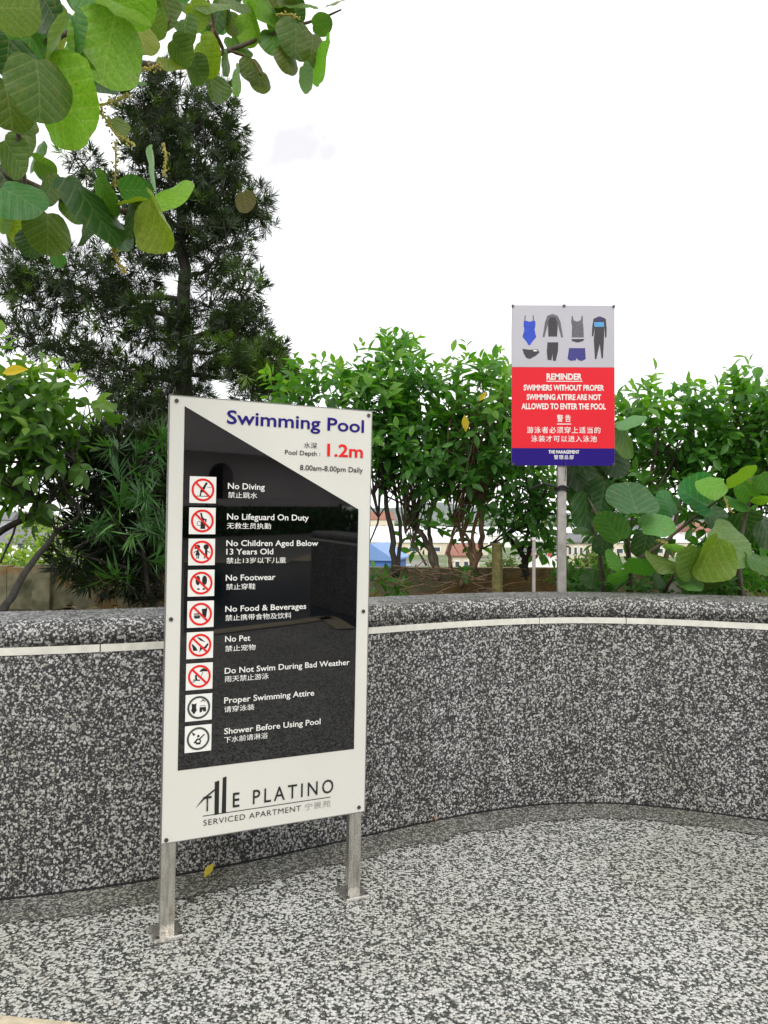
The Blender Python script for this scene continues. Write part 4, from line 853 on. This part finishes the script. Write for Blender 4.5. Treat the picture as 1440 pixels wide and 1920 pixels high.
spike([(168, 194, 1.85), (190, 212, 1.85), (215, 248, 1.85), (252, 272, 1.85)], sgT); spike([(172, 198, 1.9), (205, 192, 1.9), (242, 178, 1.9)], sgT)
spike([(216, 268, 2.0), (217, 310, 2.0), (215, 352, 2.0)], sgT); spike([(212, 458, 2.0), (218, 482, 2.0), (234, 512, 2.0)], sgT); spike([(250, 132, 2.2), (275, 128, 2.2), (300, 122, 2.2)], sgT)
spike([(520, 26, 2.9), (545, 28, 2.9), (560, 34, 2.9)], sgT); spike([(308, 270, 2.4), (311, 300, 2.4), (308, 330, 2.4)], sgT)

Yg = 4.15
g = at(1180, 1110, 4.5); sgS = empty('sea_grape_shrub', (g.x, g.y, SOIL), 'shrub with very large round veined leaves behind the wall right of the reminder sign pole', 'shrub')
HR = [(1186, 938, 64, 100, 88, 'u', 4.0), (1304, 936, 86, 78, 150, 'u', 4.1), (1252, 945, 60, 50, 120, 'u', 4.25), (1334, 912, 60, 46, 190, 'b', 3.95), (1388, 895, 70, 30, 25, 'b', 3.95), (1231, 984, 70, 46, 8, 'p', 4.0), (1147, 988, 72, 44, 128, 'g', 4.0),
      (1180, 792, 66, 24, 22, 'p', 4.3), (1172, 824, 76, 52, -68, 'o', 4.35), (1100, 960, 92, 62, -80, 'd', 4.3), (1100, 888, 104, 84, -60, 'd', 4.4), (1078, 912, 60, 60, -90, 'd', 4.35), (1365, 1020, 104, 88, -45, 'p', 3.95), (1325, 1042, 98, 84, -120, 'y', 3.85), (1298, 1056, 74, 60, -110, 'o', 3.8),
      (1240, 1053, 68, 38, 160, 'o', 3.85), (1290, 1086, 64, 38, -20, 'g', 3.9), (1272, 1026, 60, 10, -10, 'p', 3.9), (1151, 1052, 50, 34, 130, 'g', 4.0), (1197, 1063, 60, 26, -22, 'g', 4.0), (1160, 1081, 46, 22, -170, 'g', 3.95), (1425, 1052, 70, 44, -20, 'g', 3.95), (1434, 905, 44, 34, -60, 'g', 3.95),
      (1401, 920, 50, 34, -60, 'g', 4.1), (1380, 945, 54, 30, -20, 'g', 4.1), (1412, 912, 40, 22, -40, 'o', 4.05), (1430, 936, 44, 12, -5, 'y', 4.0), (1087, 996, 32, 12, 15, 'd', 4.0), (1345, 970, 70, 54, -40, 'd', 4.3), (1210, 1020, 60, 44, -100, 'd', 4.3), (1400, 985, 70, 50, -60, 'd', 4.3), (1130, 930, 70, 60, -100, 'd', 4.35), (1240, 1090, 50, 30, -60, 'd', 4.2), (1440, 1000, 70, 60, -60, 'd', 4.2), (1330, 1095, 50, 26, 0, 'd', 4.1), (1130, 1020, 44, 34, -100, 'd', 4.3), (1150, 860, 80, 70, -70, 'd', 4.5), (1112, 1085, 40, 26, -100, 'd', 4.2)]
for b_ in ([(1180, 1120, 4.4, .02), (1180, 1060, 4.25, .015), (1176, 1010, 4.1, .012), (1186, 968, 4.05, .006)], [(1176, 1010, 4.1, .010), (1130, 980, 4.25, .010), (1100, 930, 4.35, .007)], [(1180, 1060, 4.2, .012), (1240, 1020, 4.2, .010), (1290, 980, 4.2, .008), (1354, 930, 4.0, .005), (1358, 912, 3.97, .004)],
           [(1130, 1120, 4.4, .018), (1125, 1040, 4.35, .012), (1110, 980, 4.3, .008)], [(1390, 1120, 4.3, .02), (1385, 1060, 4.2, .014), (1395, 980, 4.15, .010), (1410, 930, 4.1, .006)], [(1240, 1120, 4.3, .014), (1262, 1080, 4.0, .010), (1300, 1030, 3.95, .007)]):
    gbr(b_, 'branch', M['bark_grey'], sgS)
for k, hh in enumerate(HR): gleaf(sgS, *hh, k + 3)
spike([(1265, 1040, 3.95), (1250, 1020, 3.95), (1232, 1012, 3.95)], sgS); spike([(1356, 925, 3.95), (1362, 945, 3.95), (1372, 960, 3.95)], sgS)

# ------------------------------------------------------------------ the town below
def col_m(name, c, r=.8, v=.12, s=.4): return solid(name, c, r, var=v, scale=s)
B_ = dict(cream=col_m('cream_render', (.62, .55, .43)), white=col_m('white_render', (.78, .77, .74)), roofw=col_m('pale_metal_roof', (.80, .80, .80), .5), red=col_m('red_tile', (.27, .12, .085)), blue=col_m('blue_metal_roof', (.16, .28, .55), .5), blued=col_m('blue_wall', (.07, .16, .45)),
          grey=col_m('grey_render', (.33, .34, .36)), glass=col_m('dark_glass', (.05, .07, .09), .2), dgrey=col_m('dark_grey_roof', (.16, .16, .17)), redw=col_m('red_panel_paint', (.45, .09, .07)))
def gable(L, Wd, h, e=.4):
    mb = MB(); x_, y_ = L / 2 + e, Wd / 2 + e
    mb.add([(-x_, -y_, 0), (x_, -y_, 0), (x_, 0, h), (-x_, 0, h), (x_, y_, 0), (-x_, y_, 0), (-x_, -y_, -.25), (x_, -y_, -.25), (x_, y_, -.25), (-x_, y_, -.25)], [(0, 1, 2, 3), (3, 2, 4, 5), (0, 3, 5), (1, 4, 2), (6, 7, 1, 0), (8, 9, 5, 4), (7, 8, 4, 1), (9, 6, 0, 5), (6, 9, 8, 7)]); return mb
def building(name, px, D, L, Wd, H, rot, wall, roof, label, nwin=4, rh=2, floors=1, base=None, wm='glass'):
    g = at(px, 1000, D); o = empty(name, (g.x, D, GZ if base is None else base), label, 'building'); o.rotation_euler = (0, 0, rot)
    MB().box((-L / 2, -Wd / 2, 0), (L / 2, Wd / 2, H)).build('wall', B_[wall], o)
    rm = gable(L, Wd, rh); r = rm.build('roof', B_[roof], o); r.location.z = H + .25
    for f_ in range(floors):
        for k in range(nwin):
            x_ = -L / 2 + (k + .5) * L / nwin; z0 = .9 + f_ * 3; ww = L / nwin * .28; wnd = MB().box((x_ - ww, -Wd / 2 - .08, z0), (x_ + ww, -Wd / 2 + .02, z0 + 1.5)).build('window', B_['white'], o)
            MB().box((x_ - ww * .82, -Wd / 2 - .1, z0 + .15), (x_ + ww * .82, -Wd / 2 - .081, z0 + 1.35)).build('pane', B_[wm], wnd)
    return o
building('warehouse', 930, 330, 120, 40, 4.6, .05, 'white', 'roofw', 'very long white warehouse with pale roof seen through the hedge below the horizon', 14, 3.2)
building('warehouse', 760, 250, 50, 30, 3.6, -.06, 'cream', 'roofw', 'cream warehouse with pale roof left of centre behind the blue roofed house', 8, 2.6)
building('warehouse', 1180, 240, 36, 24, 4.0, .1, 'cream', 'roofw', 'cream warehouse seen right of the reminder sign pole', 9, 2.4)
building('blue_roofed_house', 712, 104, 8.0, 5.2, 4.6, 1.30, 'blued', 'blue', 'small blue house with light blue gabled roof beside the rules board edge', 2, 1.9)
building('red_roofed_house', 702, 400, 18, 12, 11, .2, 'cream', 'red', 'cream house with red tiled roof on the skyline beside the rules board', 5, 4, 3)
building('town_house', 868, 150, 5, 6, 3.2, .1, 'cream', 'red', 'small cream house with brown roof left of the mossy stake', 3, 2)
building('shop_building', 1018, 130, 6, 6, 5.0, -.1, 'white', 'dgrey', 'white shop building with red panels between stake and sign pole', 4, 1.2, 2, wm='redw')
building('colonnade_house', 1085, 140, 6, 6, 6, .06, 'cream', 'dgrey', 'cream house with a row of tall narrow openings right of the sign pole', 6, 1.5, 2)
building('town_house', 60, 160, 11, 9, 5, .3, 'white', 'dgrey', 'white house with dark roof seen through the left branches', 4, 2.5, 2)
building('town_house', 170, 240, 20, 12, 6, -.1, 'cream', 'roofw', 'cream long house with pale roof further behind the left branches', 7, 3, 2)
building('town_house', -30, 330, 26, 12, 10, .1, 'grey', 'dgrey', 'grey house with dark roof at the far left', 7, 3, 3)
building('town_house', 1330, 240, 16, 12, 7, .2, 'white', 'red', 'white house with red roof hidden behind the round leaves', 5, 3, 2)
building('town_house', 1230, 300, 18, 12, 9, .2, 'grey', 'dgrey', 'grey house with dark roof glimpsed above the warehouse', 5, 3, 2)
# parked cars
cars = [('car', 785, 140, 'silver car parked right of the blue house', (.55, .56, .58)), ('car', 765, 150, 'white car parked beside the silver car', (.75, .75, .75)), ('car', 1022, 118, 'blue car parked in front of the white shop', (.06, .12, .45)), ('car', 1004, 121, 'red car parked in front of the white shop', (.5, .03, .03))]
cm_g = B_['glass']; tyre = col_m('tyre', (.02, .02, .02))
for nm, px, D, lab, cc_ in cars:
    g = at(px, 1000, D); o = empty('parked_car', (g.x, D, GZ), lab, 'car', None); o.rotation_euler = (0, 0, random.uniform(-.4, .4)); cmm = solid('car_paint', cc_, .25, .3)
    mb = MB(); mb.add([(-2.1, -.85, .35), (2.1, -.85, .35), (2.1, .85, .35), (-2.1, .85, .35), (-2.1, -.85, .8), (2.1, -.85, .75), (2.1, .85, .75), (-2.1, .85, .8)], [(0, 3, 2, 1), (4, 5, 6, 7), (0, 1, 5, 4), (1, 2, 6, 5), (2, 3, 7, 6), (3, 0, 4, 7)]); mb.build('body', cmm, o)
    mb = MB(); mb.add([(-1.6, -.8, .78), (1.1, -.8, .78), (1.1, .8, .78), (-1.6, .8, .78), (-1.1, -.65, 1.38), (.5, -.65, 1.38), (.5, .65, 1.38), (-1.1, .65, 1.38)], [(0, 1, 5, 4), (1, 2, 6, 5), (2, 3, 7, 6), (3, 0, 4, 7)]); mb.build('window', cm_g, o)
    MB().box((-1.1, -.65, 1.38), (.5, .65, 1.43)).build('roof', cmm, o)
    for sx in (-1.3, 1.3):
        for sy in (-.86, .74): MB().tube([(sx, sy, .33), (sx, sy + .12, .33)], .33, 12).build('wheel', tyre, o)
# trees below the wall
def clump_tree(px, py, D, rad, label, n=500, mat='far_leaf', ls=.5, thi=0.0):
    top = at(px, py, D); o = empty('round_tree', (top.x, D, GZ), label, 'tree'); hgt = top.z - GZ
    MB().tube([(0, 0, 0), (.1, 0, hgt * .5), (0, .1, hgt * .8)], [rad * .09, rad * .07, rad * .03], 8).build('trunk', M['bark_grey'], o)
    pos = []; cs = [Vector((random.uniform(-.55, .55) * rad, random.uniform(-.5, .5) * rad, hgt - rad * random.uniform(.45, 1.3))) for _ in range(9)]
    for i in range(n): c = random.choice(cs); u = Vector(RNG.normal(size=3)).normalized() * rad * .5 * RNG.random() ** .3; pos.append(c + u)
    pos = np.array(pos); me = scatter_mesh('crown', LV, LF, pos, RNG.normal(size=(n, 3)), RNG.normal(size=(n, 3)) + [0, 0, 1], RNG.uniform(.7, 1.3, n) * ls, np.clip(RNG.normal(.5, .22, n) + thi, 0, 1)); link('crown', me, M[mat], o)
clump_tree(1105, 1030, 45, 1.7, 'round green bush seen right of the reminder sign pole below the horizon', 900, ls=.35)
clump_tree(110, 965, 40, 2.6, 'yellow green tree seen through the left branches', 1400, 'lime_leaf', .35, .25)
clump_tree(30, 1010, 35, 2.2, 'yellow green tree at the far left below the branches', 1200, 'lime_leaf', .33, .2)
clump_tree(160, 1040, 30, 1.6, 'lower pale green tree just above the mossy wall on the left', 900, 'lime_leaf', .28, .15)
clump_tree(950, 1040, 60, 1.6, 'small green tree behind the mossy stake', 600, ls=.4)
clump_tree(770, 1060, 55, 1.4, 'small lime tree below the blue house', 600, 'lime_leaf', .35)
clump_tree(1250, 1060, 60, 2.2, 'green tree behind the low leaves on the right', 800, ls=.4)
# far woodland and hills
pos = []; sizes = []; n = 5200
ang = RNG.uniform(-.62, .62, n); D_ = RNG.uniform(430, 900, n); cl = RNG.integers(0, 160, n)
ca = RNG.uniform(-.62, .62, 160); cD = RNG.uniform(430, 900, 160); ch = RNG.uniform(7, 16, 160)
u = RNG.normal(size=(n, 3)); u /= np.linalg.norm(u, axis=1, keepdims=True)
pos = np.stack([np.tan(ca[cl]) * cD[cl] + u[:, 0] * 11, cD[cl] + u[:, 1] * 8, GZ + ch[cl] * .6 + u[:, 2] * ch[cl] * .55], 1)
me = scatter_mesh('woodland', LV, LF, pos, RNG.normal(size=(n, 3)), RNG.normal(size=(n, 3)) + [0, 0, 1], RNG.uniform(3, 6, n), RNG.random(n) * .6)
tag(link('distant_woodland', me, M['far_leaf']), 'far belt of dark trees along the skyline', 'woodland', kind='stuff')
m, t, b = new_mat('hill_mat'); t.links.new(ramp(t, noise(t, .02, 6, objco(t)), [(.35, (.10, .13, .11)), (.65, (.19, .22, .20))]), b.inputs['Base Color']); b.inputs['Roughness'].default_value = 1
mb = MB(); nx, ny = 90, 8
for j in range(ny):
    for i in range(nx):
        x_ = -1600 + i * 3200 / (nx - 1); y_ = 1500 + j * 90; h_ = math.sin(PI * j / (ny - 1)) * (34 + 14 * math.sin(x_ * .004 + 1) + 8 * math.sin(x_ * .013) + 4 * math.sin(x_ * .04 + j)); mb.v.append((x_, y_, GZ - 1 + max(0, h_)))
for j in range(ny - 1):
    for i in range(nx - 1): a_ = j * nx + i; mb.f.append((a_, a_ + 1, a_ + nx + 1, a_ + nx))
tag(mb.build('hills', m, None, True), kind='structure')

# ------------------------------------------------------------------ what stands behind the photographer (mirrored in the black panel)
def mirror(px, py, z=None, Y=None):
    x_, z_ = loc(px, py); P0 = SIGN_M @ Vector((x_, 0, z_)); d = (P0 - EYE).normalized(); n_ = (SIGN_M.to_3x3() @ Vector((0, -1, 0))).normalized(); r_ = d - 2 * d.dot(n_) * n_
    k_ = (z - P0.z) / r_.z if z is not None else (Y - P0.y) / r_.y
    return P0 + r_ * k_
near = smooth_path([mirror(*q_, z=0) for q_ in ((345, 1190), (440, 1178), (540, 1166), (620, 1157), (668, 1180))], 6)
far = [mirror(px_, 1052 - max(0, (px_ - 540)) * .3, z=0) for px_ in (345, 440, 540, 620, 668)]
for q_ in near + far: q_.z = .006
mw, t, b = new_mat('pool_water_mat'); b.inputs['Base Color'].default_value = (.01, .04, .06, 1); b.inputs['Roughness'].default_value = .06; bump(t, b, noise(t, 6, 3, objco(t)), .15, .02)
wp = MB().add([tuple(q_) for q_ in near + far[::-1]], [tuple(range(len(near) + len(far)))]).build('pool_water', mw); tag(wp, kind='structure')
mb = MB(); 
for P_, w_ in ((near, .22), (far, .5)):
    for q1, q2 in zip(P_[:-1], P_[1:]):
        d_ = (q2 - q1).normalized(); n_ = Vector((-d_.y, d_.x, 0)) * w_; k_ = len(mb.v); a_ = Vector((0, 0, .006))
        mb.v += [tuple(q1 + a_), tuple(q2 + a_), tuple(q2 + n_ + a_), tuple(q1 + n_ + a_)]; mb.f.append((k_, k_ + 1, k_ + 2, k_ + 3))
tag(mb.build('pool_coping', M['kerb']), kind='structure')
big = MB().box((-9, -60, -.26), (60, -12.002, -.002)).build('far_deck', M['floor']); tag(big, kind='structure')
big2 = MB().box((11.002, -12, -.26), (60, 3, -.002)).build('side_deck', M['floor']); tag(big2, kind='structure')
BYY = -19.0
ap = empty('apartment_block', (14, BYY, 0), 'grey apartment block behind the photographer mirrored faintly in the black panel', 'building')
wg = col_m('mauve_render', (.60, .55, .55)); dk = col_m('opening_shade_paint', (.03, .03, .035))  # near-black colour stands in for the shade inside the openings
def mz(px, py): return mirror(px, py, Y=BYY)
xa = mz(395, 900).x - 14; za = mz(395, 868).z; zl = mz(395, 935).z
aw = max(.6, (mz(416, 900).x - mz(370, 900).x) / 2)
MB().box((-14, 0, zl), (xa - aw, .6, 13)).build('upper_wall', wg, ap); MB().box((xa + aw, 0, zl), (14, .6, 13)).build('upper_wall', wg, ap); MB().box((xa - aw, 0, za), (xa + aw, .6, 13)).build('lintel', wg, ap)
cor = MB(); n_ = 10
for sgn in (-1, 1):
    pts = [(xa + sgn * aw, za), (xa + sgn * aw, za - aw)] + [(xa + sgn * aw * math.cos(q_), za - aw + aw * math.sin(q_)) for q_ in np.linspace(.1, PI / 2, 8)]
    k_ = len(cor.v); cor.v += [(x_, .601, z_) for x_, z_ in pts]; cor.f += [(k_, k_ + i_, k_ + i_ + 1) for i_ in range(1, len(pts) - 1)]
cor.build('arch_corner', wg, ap)
MB().box((-14, -3.4, 0), (14, -3.0, 13)).build('lower_wall', dk, ap)
for x_ in np.arange(-13, 14, 4.2): MB().box((x_, .05, 0), (x_ + .35, .5, zl)).build('column', wg, ap)
P = [Vector((x_, .7 + 1.0 * math.cos((x_ - 2) / 14 * PI / 2), 0)) for x_ in np.linspace(-14, 14, 30)]
for dz in (0, 1.9): sweep(P, normals(P), [(0, zl - .25 + dz), (0, zl + .0 + dz), (-.9, zl + .0 + dz), (-.9, zl - .25 + dz)]).build('canopy', wg, ap)
hp = []
for i_ in range(2600): hp.append((random.uniform(12, 30), BYY + 2.2 + random.uniform(-.5, .5), random.uniform(0, max(.5, zl - .4))))
for i_ in range(1500): hp.append((26 + random.gauss(0, 1.2), BYY + 3 + random.uniform(-.6, .6), random.uniform(1, 6)))
hp = np.array(hp); n_ = len(hp)
tag(link('rear_hedge', scatter_mesh('rear_hedge', LV, LF, hp, RNG.normal(size=(n_, 3)), RNG.normal(size=(n_, 3)), RNG.uniform(.2, .4, n_), RNG.random(n_) * .4), M['hedge_leaf']), 'dark hedge and tree mass below the apartment block behind the photographer', 'hedge', kind='stuff')
print('objects', len(bpy.data.objects), 'faces', sum(len(o.data.polygons) for o in bpy.data.objects if o.type == 'MESH'))
